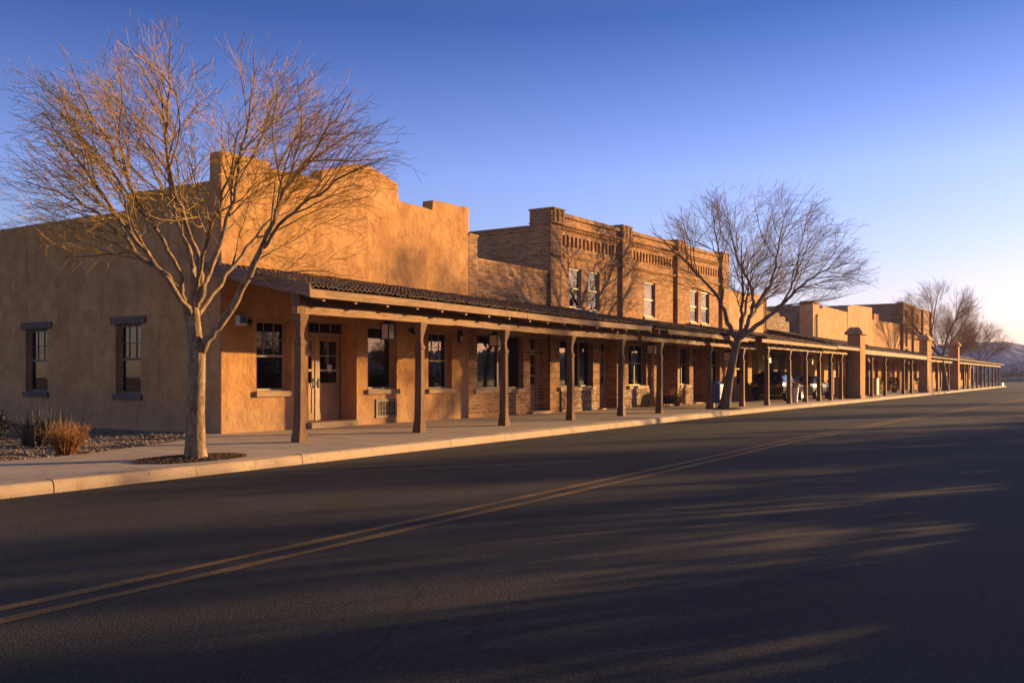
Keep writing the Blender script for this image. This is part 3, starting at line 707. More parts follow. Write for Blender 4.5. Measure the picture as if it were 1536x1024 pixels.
B10 = plain_building('adobe_building', 'long low adobe row at the far end of the street', 115.55, 157, 17.05, [(115.55, 3.95 + .3), (157, 4.3)], 'adobe', [Wn(119, 2), Wn(126, 2), Wn(134, 2), Wn(142, 2), Wn(150, 2)], [D(122.5), D(130), D(138), D(146.5), D(153)], 30, 4.1)

# ------------------------------------------------------------------ covered walkways
def square_ring(x, y, z, h, c=.25):
    k = h * (1 - c)
    return [(x - h, y - k, z), (x - k, y - h, z), (x + k, y - h, z), (x + h, y - k, z), (x + h, y + k, z), (x + k, y + h, z), (x - k, y + h, z), (x - h, y + k, z)]
def post_mesh(parent, x, y, z0, zt, s=1., simple=False):
    b = MB(); H = zt - z0
    lean = (rnd.uniform(-.02, .02), rnd.uniform(-.015, .015))
    prof = [(0, .122, .06), (.10, .120, .06), (.32, .102, .25), (.6, .099, .3), (H - .66, .092, .3), (H - .635, .104, .25), (H - .60, .112, .25), (H - .565, .104, .25), (H - .54, .084, .3), (H - .46, .066, .3), (H - .34, .068, .2), (H - .08, .122, .06), (H, .132, .06)]
    b.loft([square_ring(x + lean[0] * z / H, y + lean[1] * z / H, z0 + z, h * s, c) for z, h, c in prof])
    return b.build('post', M['post'], parent)
def tile_roof(b, X0, X1, ye, ze, yw, zw, wl=.21, amp=.042, rows=10, dx=.0263, sag=None):
    n = int((X1 - X0) / dx)
    for r in range(rows):
        t0, t1 = r / rows, (r + 1) / rows + .03
        ids = []
        jit = {}
        for i in range(n + 1):
            x = X0 + (X1 - X0) * i / n; k = int((x - X0) / wl)
            if k not in jit: jit[k] = (rnd.uniform(-.014, .014), rnd.uniform(-.012, .018))
            c = amp * math.cos(2 * math.pi * (x - X0) / wl); sg = sag(x) if sag else 0
            j = jit[k]
            a = (x, ye + (yw - ye) * t0 - .03 * (r == 0) + j[1], ze + (zw - ze) * t0 + c + .028 + j[0] + sg)
            d = (x, ye + (yw - ye) * t1, ze + (zw - ze) * t1 + c * .85 + sg)
            ids.append((b.p(*a), b.p(*d), b.p(a[0], a[1], a[2] - .022)))
        for A, B in zip(ids, ids[1:]):
            b.f.append([A[0], B[0], B[1], A[1]]); b.f.append([A[2], B[2], B[0], A[0]]); b.mi += [0, 0]
def porch(name, label, X0, X1, posts, yp, ye, ze, yw, zw, fascia=None, rake=False, tile='tile', amp=.021, wl=.145, dx=.0182, beam=None, rsp=1.0, fh=.15, rows=10, zbeam=2.84, sag=None, simple=False):
    t = thing(name, label, 'covered walkway', ((X0 + X1) / 2, yp, zp(yp)))
    sg = sag or (lambda x: 0)
    b = MB(); tile_roof(b, X0, X1, ye, ze, yw - .02, zw, wl, amp, rows, dx, sag); b.build('roof', M[tile], t, smooth=False, recalc=False)
    sl = (zw - ze) / (yw - ye)
    b = MB(); m = max(2, int((X1 - X0) / 2)); xs = [X0 + .02 + (X1 - X0 - .04) * i / m for i in range(m + 1)]
    b.loft([[(x, ye + .03, ze - .045 + sg(x)), (x, yw - .03, zw - .045 + sg(x)), (x, yw - .03, zw - .085 + sg(x)), (x, ye + .03, ze - .085 + sg(x))] for x in xs]); b.build('roof_deck', M['rafter'], t)
    f0, f1 = fascia or (X0, X1)
    b = MB(); m = max(1, int((f1 - f0) / 3.4)); 
    for i in range(m):
        x0, x1 = f0 + (f1 - f0) * i / m + .004, f0 + (f1 - f0) * (i + 1) / m - .004; d0, d1 = rnd.uniform(-.012, .012), rnd.uniform(-.012, .012); o = rnd.uniform(-.006, .006)
        b.loft([[(x, ye - .035 + o, ze - .06 + s + d), (x, ye + .015 + o, ze - .06 + s + d), (x, ye + .015 + o, ze - .06 - fh + s + d), (x, ye - .035 + o, ze - .06 - fh + s + d)] for x, d, s in ((x0, d0, sg(x0)), ((x0 + x1) / 2, (d0 + d1) / 2 - .006, sg((x0 + x1) / 2)), (x1, d1, sg(x1)))])
    b.build('fascia', M['beam'], t)
    if rake:
        b = MB()
        b.loft([[(x, ye - .03, ze - .01), (x, ye - .03, ze - .21), (x, yw, zw - .21), (x, yw, zw - .01)] for x in (X0 - .03, X0 + .02)])
        b.loft([[(x, ye - .05, ze + .05), (x, ye - .05, ze - .06), (x, yw, zw - .06), (x, yw, zw + .05)] for x in (X0 - .055, X0 - .0302)])
        b.build('rake_board', M['rake'], t)
    x = X0 + .45
    while x < X1 - .1:
        d = rnd.uniform(-.01, .01); g = sg(x)
        b = MB(); hh = .13
        b.loft([[(q, ye + .05, ze - .087 + g), (q, ye + .05, ze - .087 - hh - .06 + g + d), (q, yw - .04, zw - .087 - hh + g), (q, yw - .04, zw - .087 + g)] for q in (x - .04, x + .04)])
        b.build('rafter', M['beam'], t)
        x += rsp * rnd.uniform(.92, 1.08)
    b0, b1 = beam or (X0 + .1, X1 - .1)
    b = MB(); m = max(3, int((b1 - b0) / .3)); rr = []
    for i in range(m + 1):
        x = b0 + (b1 - b0) * i / m; j = rnd.uniform(-.012, .012); g = sg(x)
        rr.append([(x, yp - .085 + j * .3, zbeam + g + j), (x, yp + .085, zbeam + g + j), (x, yp + .085, zbeam + .165 + g), (x, yp - .085 - j * .4, zbeam + .165 + g + rnd.uniform(-.014, .010))])
    b.loft(rr); b.build('beam', M['beam'], t)
    zc = ze + sl * (yp - ye) - .087 - .13
    b = MB(); b.box(b0 + .05, b1 - .05, yp + .09, yp + .15, zbeam + .12, zc + .05); b.build('plate', M['rafter'], t)
    for x in posts: post_mesh(t, x, yp, zp(yp) - .01, zbeam + sg(x) + .005)
    return t
sagA = lambda x: .03 * math.sin((x - 13) * .38) * .6
PA = porch('covered_walkway', 'wavy clay tiled wooden porch along the near adobe and low brick fronts', 13.42, 30.25, [13.75, 17.73, 21.48, 25.28, 28.86], 14.05, 13.42, 3.36, 17.0, 4.10, fascia=(13.42, 29.9), rake=True, beam=(13.62, 30.0), sag=sagA)
PB = porch('covered_walkway', 'wooden porch before the two-storey brick front, ending at the leaning tree', 30.27, 41.6, [31.92, 37.06, 41.2], 13.98, 13.4, 3.32, 16.95, 4.02, fascia=(31.3, 41.3), beam=(30.2, 43.3), rsp=1.1)
# first post of the near porch carries a tall block up to the rake board
b = MB(); b.loft([square_ring(13.75, 14.05, z, .09, .08) for z in (2.83, 3.28)]); b.build('post_block', M['post'], PA)
PC = porch('covered_walkway', 'wooden porch with close set posts in front of the two parked cars', 41.62, 54.8, [43.65, 47.3, 50.35, 53.1], 13.6, 13.0, 3.32, 17.0, 4.08, fascia=(40.9, 54.7), beam=(43.5, 55.0), tile='tile2', amp=.02, wl=.24, dx=.04, rsp=1.2, zbeam=2.90, rows=12)
PD = porch('covered_walkway', 'short wooden porch bay with close set posts ending at the first capped pillar', 54.82, 60.3, [55.65, 58.2, 59.9], 13.6, 13.0, 3.38, 17.0, 4.36, fascia=(54.9, 60.4), beam=(55.0, 60.3), tile='tile2', amp=.02, wl=.24, dx=.04, rsp=1.2, zbeam=2.92, rows=12)
PD2 = porch('covered_walkway', 'high back roof of the porch running past the first capped pillar', 60.35, 75.0, [62.9], 14.9, 14.2, 3.55, 17.0, 4.3, tile='tile2', amp=.02, wl=.24, dx=.05, rsp=1.6, zbeam=2.95, rows=8, fh=.12)
PE = porch('covered_walkway', 'porch with a deep pale fascia between the first and second capped pillars', 61.9, 86.1, [66.7, 71.2, 78.4, 82.0], 13.55, 13.0, 3.34, 16.98, 4.16, tile='tile2', amp=.02, wl=.24, dx=.06, rsp=2.0, zbeam=2.90, fh=.27, rows=8)
PF = porch('covered_walkway', 'porch between the second and third capped pillars behind the far tree', 88.4, 105.7, [91.6, 95.5, 99.3, 102.9], 13.5, 13.0, 3.4, 16.95, 4.16, tile='tile2', amp=.02, wl=.24, dx=.08, rsp=2.4, zbeam=2.95, rows=6, fh=.08)
PG = porch('covered_walkway', 'last long porch of many posts at the far end of the street', 106.9, 157, [110.5, 114.8, 118.7, 123.2, 127.5, 132.3, 136.4, 141.2, 146.3, 151, 155.5], 13.5, 13.0, 3.45, 17.0, 4.2, tile='tile2', amp=.02, wl=.3, dx=.12, rsp=3.2, zbeam=3.0, rows=6, fh=.07)
def pillar(label, x0, x1, y0, y1, zt):
    t = thing('porch_pillar', label, 'pillar', ((x0 + x1) / 2, (y0 + y1) / 2, .18), 'capped adobe porch pillars')
    b = MB(); b.box(x0, x1, y0, y1, .1, zt); b.build('shaft', M['adobe'], t)
    b = MB(); b.box(x0 - .05, x1 + .05, y0 - .05, y1 + .05, .1, .38); b.build('plinth', M['adobe'], t)
    b = MB(); b.box(x0 - .16, x1 + .16, y0 - .16, y1 + .16, zt, zt + .14); b.box(x0 - .16, x1 + .16, y0 - .16, y1 + .16, zt + .14, zt + .46, .26); b.build('cap', M['adobe_pale'], t)
pillar('nearest capped adobe pillar, standing right after the two parked cars', 60.45, 61.85, 12.95, 13.7, 4.2)
pillar('second capped adobe pillar, standing just left of the far tree trunk', 86.2, 88.3, 12.95, 13.6, 4.7)
pillar('farthest capped adobe pillar at the start of the last long porch', 105.8, 106.8, 12.95, 13.75, 4.75)

# ------------------------------------------------------------------ small things on the walls and under the porches
def lantern(x, y, label, zt=3.05, h=.42, s=1.):
    t = thing('hanging_lantern', label, 'lantern', (x, y, zt), 'hanging porch lanterns')
    b = MB(); b.tube([(x, y, 3.5), (x, y, zt - .12)], .012, 6); b.build('rod', M['metal_dark'], t)
    z1 = zt - .12; z0 = z1 - h
    b = MB(); b.box(x - .17 * s, x + .17 * s, y - .17 * s, y + .17 * s, z1, z1 + .03); b.box(x - .12 * s, x + .12 * s, y - .12 * s, y + .12 * s, z1 + .03, z1 + .11, .06)
    for dx in (-.15, .15):
        for dy in (-.15, .15): b.box(x + dx * s - .012, x + dx * s + .012, y + dy * s - .012, y + dy * s + .012, z0, z1)
    b.box(x - .165 * s, x + .165 * s, y - .165 * s, y + .165 * s, z0 - .02, z0)
    b.build('cage', M['metal_dark'], t)
    b = MB(); b.box(x - .142 * s, x + .142 * s, y - .142 * s, y + .142 * s, z0 + .003, z1 - .003); b.build('shade', M['lamp_glass'], t, bevel=.01)
lantern(18.27, 15.5, 'square caged lantern hanging before the single pane adobe window', 3.02, .38, .8)
lantern(23.25, 15.5, 'square caged lantern hanging before the low brick shop window', 2.92, .33)
lantern(34.65, 15.5, 'square caged lantern hanging between the fifth and sixth porch posts', 2.95, .34)
lantern(43.4, 15.4, 'square caged lantern hanging just left of the leaning tree trunk', 2.85, .4, 1.2)
lantern(48.7, 15.2, 'square caged lantern hanging just right of the leaning tree trunk', 2.85, .42, 1.3)
lantern(56.3, 15.0, 'square caged lantern hanging above the front of the silver sedan', 2.85, .42, 1.3)
t = thing('alarm_box', 'blue and white alarm box on the adobe wall near the corner', 'alarm box', (14.73, 17, 2.85))
b = MB(front(YF)); b.box(14.6, 14.86, -.12, -.0, 2.74, 2.98); b.build('housing', M['white'], t, bevel=.012)
b = MB(front(YF)); b.box(14.66, 14.835, -.128, -.118, 2.80, 2.965); b.build('face_panel', M['blue'], t)
t = thing('bell', 'small round dark bell on the adobe wall beside the blue alarm box', 'bell', (15.02, 17, 2.84))
b = MB(); n = 14; b.loft([[(15.02 + r * math.cos(2 * math.pi * k / n), YF - d, 2.84 + r * math.sin(2 * math.pi * k / n)) for k in range(n)] for d, r in ((0, .05), (.03, .075), (.06, .07), (.08, .03))]); b.build('gong', M['metal_dark'], t, smooth=True)
t = thing('wall_light', 'dark floodlight on the adobe wall between the two right windows', 'wall light', (20.95, 17, 2.9))
b = MB(); b.tube([(20.95, YF, 2.9), (20.95, YF - .12, 2.92)], .03, 8); b.build('arm', M['metal_dark'], t)
b = MB(); b.loft([[(20.95 + sx * w, YF - d, 2.88 + sz * h) for sx, sz in ((-1, -1), (1, -1), (1, 1), (-1, 1))] for d, w, h in ((.10, .07, .06), (.24, .12, .11))]); b.build('lamp_head', M['metal_dark'], t)
t = thing('wall_light', 'small box shaped light high on the adobe wall beside the brick pier', 'wall light', (23.42, 17, 2.8))
b = MB(); b.box(23.35, 23.5, YF - .1, YF, 2.62, 2.98); b.build('housing', M['metal_dark'], t, bevel=.01)
b = MB(); b.box(23.37, 23.48, YF - .106, YF - .1, 2.66, 2.8); b.build('lens', M['lamp_glass'], t)
# blue newspaper box beside the leaning tree
t = thing('newspaper_box', 'blue newspaper box standing just left of the leaning tree trunk', 'newspaper box', (38.5, 14.2, .2))
X, Yb = 38.25, 14.25
b = MB(); b.prism([(Yb - .3, .42), (Yb + .25, .42), (Yb + .25, 1.28), (Yb - .12, 1.34), (Yb - .3, 1.22)], X, X + .52)
b.v = [(v[1], v[0], v[2]) for v in b.v]; b.build('case', M['blue'], t, bevel=.012)
b = MB(); b.box(X + .06, X + .46, Yb - .312, Yb - .3, .72, 1.16); b.build('window_panel', M['blue_pale'], t)
b = MB()
for i in range(7):
    for j in range(8): b.box(X + .085 + i * .05, X + .115 + i * .05, Yb - .318, Yb - .312, .75 + j * .05, .78 + j * .05)
b.build('perforation', M['white'], t)
b = MB(); b.box(X + .02, X + .08, Yb - .24, Yb - .18, .2, .42); b.box(X + .44, X + .5, Yb - .24, Yb - .18, .2, .42); b.box(X + .02, X + .08, Yb + .14, Yb + .2, .2, .42); b.box(X + .44, X + .5, Yb + .14, Yb + .2, .2, .42); b.build('pedestal', M['metal_dark'], t)
# wooden chair right of the tree
t = thing('wooden_chair', 'tan wooden chair with a raked back, right of the leaning tree', 'chair', (40.6, 14.6, .2))
X, Yb, z = 40.2, 14.5, .2
b = MB(); b.box(X, X + .6, Yb, Yb + .55, z + .42, z + .47); b.build('seat', M['beam'], t)
b = MB(); b.loft([[(X + .55 + q, yy, zz) for q, zz in ((0, z + .42), (.06, z + .42), (.36, z + 1.12), (.30, z + 1.12))] for yy in (Yb, Yb + .55)]); b.build('backrest', M['beam'], t)
for lx, ly, hh in ((X, Yb, 1.0), (X, Yb + .49, 1.0), (X + .52, Yb, .45), (X + .52, Yb + .49, .45)):
    b = MB(); b.box(lx, lx + .06, ly, ly + .06, z, z + hh); b.build('leg', M['beam'], t)
b = MB(); b.box(X - .02, X + .72, Yb - .03, Yb + .05, z + .66, z + .70); b.build('armrest', M['beam'], t)

def twig_mesh(b, r, base, n, h, spread, rad, sub=3):
    for _ in range(n):
        a = r.uniform(0, 6.28); e = r.uniform(0, 1) ** .7 * spread
        d = Vector((math.cos(a) * e, math.sin(a) * e, 1)).normalized(); L = h * r.uniform(.55, 1.05)
        p = Vector(base) + Vector((math.cos(a), math.sin(a), 0)) * r.uniform(0, .12) * spread
        pts = [p.copy()]
        for k in range(4):
            d = (d + Vector((r.uniform(-.15, .15), r.uniform(-.15, .15), r.uniform(0, .12)))).normalized(); p = p + d * L / 4; pts.append(p.copy())
            if k >= 1:
                for _ in range(sub):
                    dd = (d + Vector((r.uniform(-.8, .8), r.uniform(-.8, .8), r.uniform(-.1, .6)))).normalized(); l2 = L * r.uniform(.1, .28)
                    m = p + dd * l2 * .5 + Vector((0, 0, l2 * .05)); b.tube([p, m, p + dd * l2 + Vector((0, 0, l2 * .15))], [rad * .7, rad * .6, rad * .35], 3, False)
        b.tube(pts, [rad * 1.4, rad * 1.2, rad, rad * .8, rad * .4], 4, False)
def leaf_clump(b, r, c, rx, rz, n, s, blade=False):
    for _ in range(n):
        while True:
            v = Vector((r.uniform(-1, 1), r.uniform(-1, 1), r.uniform(-1, 1)))
            if .25 < v.length < 1: break
        p = Vector(c) + Vector((v.x * rx, v.y * rx, v.z * rz)); a = Vector((r.uniform(-1, 1), r.uniform(-1, 1), r.uniform(-.3, 1))).normalized(); u = a.cross(Vector((r.uniform(-1, 1), r.uniform(-1, 1), r.uniform(-1, 1)))).normalized()
        L = s * r.uniform(.6, 1.3)
        b.face([tuple(p), tuple(p + a * L * .5 + u * L * .22), tuple(p + a * L), tuple(p + a * L * .5 - u * L * .22)])
def shrub_dry(label, x, y, z, h, n, spread, rad, mtl='dry', seed=1, group=None):
    r = random.Random(seed); t = thing('dry_shrub', label, 'shrub', (x, y, z), group)
    b = MB(); twig_mesh(b, r, (x, y, z), n, h, spread, rad); b.build('stems', M[mtl], t, recalc=False)
    return t
shrub_dry('orange brown dry twiggy shrub at the edge of the gravel bed', 9.3, 15.12, .2, .50, 230, 1.05, .0038, seed=2)
shrub_dry('small dry shrub at the stone plinth beside the sixth porch post', 39.4, 16.4, .22, .75, 60, .9, .008, seed=5)
r = random.Random(9)
t = thing('spiky_shrub', 'dark spiky leaved plant in the shade by the adobe wall', 'shrub', (10.0, 16.9, .2)); b = MB()
for _ in range(330):
    a = r.uniform(0, 6.28); e = r.uniform(.0, 1.25); d = Vector((math.cos(a) * e, math.sin(a) * e, 1)).normalized(); L = r.uniform(.4, .85); o = Vector((10.0 + r.uniform(-.35, .35), 16.9 + r.uniform(-.25, .25), .2))
    u = d.cross(Vector((0, 0, 1))).normalized() * .014 if e > .02 else Vector((.014, 0, 0)); dr = Vector((0, 0, -.12 * e * L))
    b.face([tuple(o - u), tuple(o + u), tuple(o + d * L * .6 + u * .8), tuple(o + d * L * .6 - u * .8)]); b.face([tuple(o + d * L * .6 - u * .8), tuple(o + d * L * .6 + u * .8), tuple(o + d * L + dr)])
b.build('leaves', M['yucca'], t, recalc=False)
def leafy(name, label, x, y, z, rx, rz, n, s, mtl, seed):
    r = random.Random(seed); t = thing(name, label, 'shrub', (x, y, z)); b = MB()
    for _ in range(7):
        q = (x + r.uniform(-.6, .6) * rx, y + r.uniform(-.6, .6) * rx, z + rz * r.uniform(.6, 1.3)); leaf_clump(b, r, q, rx * .6, rz * .6, n // 7, s)
    b.build('foliage', M[mtl], t, recalc=False)
    b = MB(); twig_mesh(b, r, (x, y, z - .05), 9, rz * 1.5, .7, .008, 1); b.build('stems', M['twig2'], t, recalc=False); return t
leafy('leafy_shrub', 'dark leafy shrub against the adobe wall at the left edge', 10.1, 19.3, .2, .5, .42, 1300, .09, 'darkleaf', 3)
leafy('leafy_shrub', 'round dark shrub at the stone plinth right of the sixth porch post', 38.3, 16.35, .22, .42, .3, 700, .09, 'darkleaf', 4)
leafy('leafy_shrub', 'sparse low shrub growing at the stone plinth left of the sixth porch post', 36.6, 16.5, .22, .3, .4, 130, .07, 'scrub', 6)

# cars
def car(label, x, y, z, mtl, suv, heading=0):
    t = thing('parked_car', label, 'car', (x, y, z))
    t0 = (0, 0, 0)
    L = 4.7; W = .9
    rf = 1.62 if suv else 1.42
    #       x,   zb,  belt, halfw, roof, roofhw
    if suv: st = [(-2.3, .5, .95, .78, .95, .7), (-2.22, .36, 1.05, .86, 1.3, .68), (-2.0, .3, 1.06, .9, 1.58, .66), (-1.2, .28, 1.05, .92, rf, .68), (-.2, .28, 1.03, .92, rf, .68), (.35, .28, 1.02, .92, 1.55, .66), (.95, .28, 1.0, .92, 1.08, .78), (1.2, .28, .99, .92, 1.0, .8), (1.9, .3, .93, .9, .95, .8), (2.2, .34, .86, .84, .88, .72), (2.33, .42, .7, .72, .72, .6)]
    else: st = [(-2.32, .48, .82, .74, .84, .62), (-2.22, .36, .95, .84, .97, .7), (-1.75, .28, .98, .9, 1.02, .74), (-1.1, .26, .97, .91, 1.34, .62), (-.5, .25, .96, .92, rf, .6), (.15, .25, .95, .92, 1.40, .6), (.55, .25, .94, .92, 1.26, .64), (1.05, .25, .92, .92, .97, .76), (1.35, .26, .9, .91, .93, .78), (1.95, .3, .83, .88, .86, .74), (2.22, .34, .74, .82, .77, .66), (2.36, .42, .62, .68, .64, .56)]
    b = MB(); rings = []
    for X, zb, be, w, ro, rw in st:
        rw = rw if ro > be + .1 else w * .86
        half = [(w * .55, zb), (w * .93, zb + .04), (w, zb + .22), (w * 1.0, be - .18), (w * .955, be), (rw + .03, max(be + .005, ro - .06)), (rw * .8, ro), (0, ro + .025)]
        rings.append([(X, q, zz) for q, zz in half] + [(X, -q, zz) for q, zz in half[-2::-1]])
    b.loft(rings); body = b.build('body', M[mtl], t, smooth=True); body.location = t0
    md = body.modifiers.new('subsurf', 'SUBSURF'); md.levels = 1; md.render_levels = 1
    c = [s for s in st if s[4] > s[2] + .2]
    for sgn in (-1, 1):
        g = MB(); pts = [(s[0], s[2] + .05, s[3] * .955, s[4] - .1, s[5] + .035) for s in c]
        for A, B in zip(pts, pts[1:]):
            if B[0] - A[0] < .12: continue
            x0, x1 = A[0] + .04, B[0] - .04
            g.face([(x0, sgn * (A[2] + .012), A[1]), (x1, sgn * (B[2] + .012), B[1]), (x1, sgn * (B[4] + .014), B[3]), (x0, sgn * (A[4] + .014), A[3])])
        o = g.build('side_window', M['car_glass'], t); o.location = t0
    k = max(i for i, s in enumerate(st) if s[4] > s[2] + .2); A, B = st[k], st[k + 1]
    g = MB(); g.face([(A[0] + .05, -A[5] * .9, A[4] + .0), (A[0] + .05, A[5] * .9, A[4] + .0), (B[0] - .02, B[5] * .9, B[4] + .06), (B[0] - .02, -B[5] * .9, B[4] + .06)]); o = g.build('windscreen', M['car_glass'], t); o.location = t0
    for wx in (-1.4, 1.42):
        for sgn in (-1, 1):
            n = 22; g = MB(); yy = [sgn * q for q in (.70, .73, .89, .915, .9)]
            rr = (.27, .335, .335, .31, .22)
            g.loft([[(wx + q * math.cos(2 * math.pi * i / n), Y, .335 + q * math.sin(2 * math.pi * i / n)) for i in range(n)] for Y, q in zip(yy, rr)]); w = g.build('wheel', M['rubber'], t); w.location = t0
            g = MB(); g.loft([[(wx + q * math.cos(2 * math.pi * i / n), sgn * Y, .335 + q * math.sin(2 * math.pi * i / n)) for i in range(n)] for Y, q in ((.902, .215), (.915, .205), (.905, .17), (.895, .06), (.91, .05))])
            o = g.build('rim', M['chrome'], w); o.location = t0
    for sgn in (-1, 1):
        g = MB(); g.loft([[(2.17 + dx, sgn * yv, .66 + dz) for yv, dz in ((.52, -.05), (.8, -.04), (.76, .07), (.5, .06))] for dx in (-.12, .1)]); o = g.build('headlight', M['headlight'], t, bevel=.02); o.location = t0
        g = MB(); g.box(-2.3, -2.16, sgn * .5 if sgn > 0 else -.78, .78 if sgn > 0 else -.5, .78, .92); o = g.build('tail_light', M['brass'], t, bevel=.02); o.location = t0
        g = MB(); g.box(.72, .9, sgn * .93 if sgn > 0 else -1.08, 1.08 if sgn > 0 else -.93, .98, 1.12); o = g.build('wing_mirror', M[mtl], t, bevel=.03); o.location = t0
    g = MB(); g.box(2.28, 2.36, -.4, .4, .42, .58); o = g.build('grille', M['metal_dark'], t); o.location = t0
    g = MB(); g.box(2.26, 2.40, -.7, .7, .36, .42); o = g.build('bumper_trim', M['chrome'], t, bevel=.015); o.location = t0
    t.rotation_euler[2] = heading
    return t
car('black sport utility car parked under the porch, the left one of two', 51.9, 15.5, zp(15.5), 'car_black', True)
car('silver grey sedan parked under the porch near the first capped pillar', 57.2, 15.3, zp(15.5), 'car_silver', False)
# white tapered urn with a dry plant, bins, planter boxes, benches
t = thing('urn_planter', 'white tapered urn with a dry plant between porch posts, before the sedan', 'planter', (50.0, 13.95, .2))
b = MB(); b.lathe([(.2, .12), (.24, .14), (.3, .11), (.9, .175), (1.0, .19), (1.0, .16), (.92, .14)], 49.3, 13.85, 18); b.build('urn', M['white'], t, smooth=True)
b = MB(); r = random.Random(3); twig_mesh(b, r, (49.3, 13.85, .92), 40, .45, .9, .008, 2); b.build('plant', M['dry'], t, recalc=False)
def bin_(label, x, y, w, h, mtl):
    t = thing('litter_bin', label, 'bin', (x, y, .2)); z = zp(y)
    b = MB(); b.box(x - w / 2, x + w / 2, y - w / 2, y + w / 2, z, z + h); b.build('body', M[mtl], t, bevel=.03)
    b = MB(); b.box(x - w / 2 - .03, x + w / 2 + .03, y - w / 2 - .03, y + w / 2 + .03, z + h + .002, z + h + .1, .02); b.build('lid', M[mtl], t, bevel=.02)
    b = MB(); b.box(x - w * .3, x + w * .3, y - w / 2 - .006, y - w / 2, z + h * .72, z + h * .9); b.build('opening', M['metal_dark'], t)
bin_('tan square litter bin standing just left of the nearest capped pillar', 62.2, 14.5, .75, 1.2, 'tan_plastic')
bin_('tan square litter bin under the deep fascia porch past the first pillar', 72.0, 14.6, .85, 1.15, 'tan_plastic')
bin_('brown timber litter bin beside the tan bin past the first pillar', 69.8, 14.7, .9, 1.2, 'post')
def bench(label, x, y):
    t = thing('porch_bench', label, 'bench', (x, y, .2)); z = zp(y)
    b = MB(); b.box(x, x + 1.7, y - .25, y + .22, z + .42, z + .47); b.build('seat', M['post'], t)
    b = MB(); b.box(x, x + 1.7, y + .23, y + .28, z + .55, z + .95); b.build('backrest', M['post'], t)
    for lx in (x + .05, x + 1.57):
        for ly in (y - .2, y + .2): b = MB(); b.box(lx, lx + .07, ly, ly + .07, z, z + (.42 if ly < y else .95)); b.build('leg', M['post'], t)
bench('dark wooden bench against the wall beneath the first window past the pillar', 77.3, 16.4); bench('dark wooden bench against the wall before the second capped pillar', 82.5, 16.4)
def planter(label, x, y, seed):
    t = thing('plant_tub', label, 'planter', (x, y, .2)); z = zp(y); r = random.Random(seed)
    b = MB(); b.lathe([(z, .2), (z + .4, .28), (z + .42, .3), (z + .46, .3), (z + .46, .25), (z + .4, .24)], x, y, 14); b.build('tub', M['adobe'], t, smooth=True)
    b = MB(); leaf_clump(b, r, (x, y, z + .85), .42, .45, 420, .16); b.build('plant', M['darkleaf'], t, recalc=False)
planter('dark bushy plant in a clay tub beside the far bench', 80.6, 15.9, 2); planter('dark bushy plant in a clay tub just before the second capped pillar', 84.9, 15.4, 3)
planter('dark bushy plant in a clay tub under the third pillar porch', 95.2, 14.9, 5); planter('dark bushy plant in a clay tub under the last long porch', 112, 14.9, 6)
t = thing('kerb_block', 'pale concrete block on the kerb at the far street corner', 'block', (160, 13.6, 0)); b = MB(); b.box(158.2, 160.8, 13.3, 14.0, .16, .62); b.build('block', M['white'], t, bevel=.04)

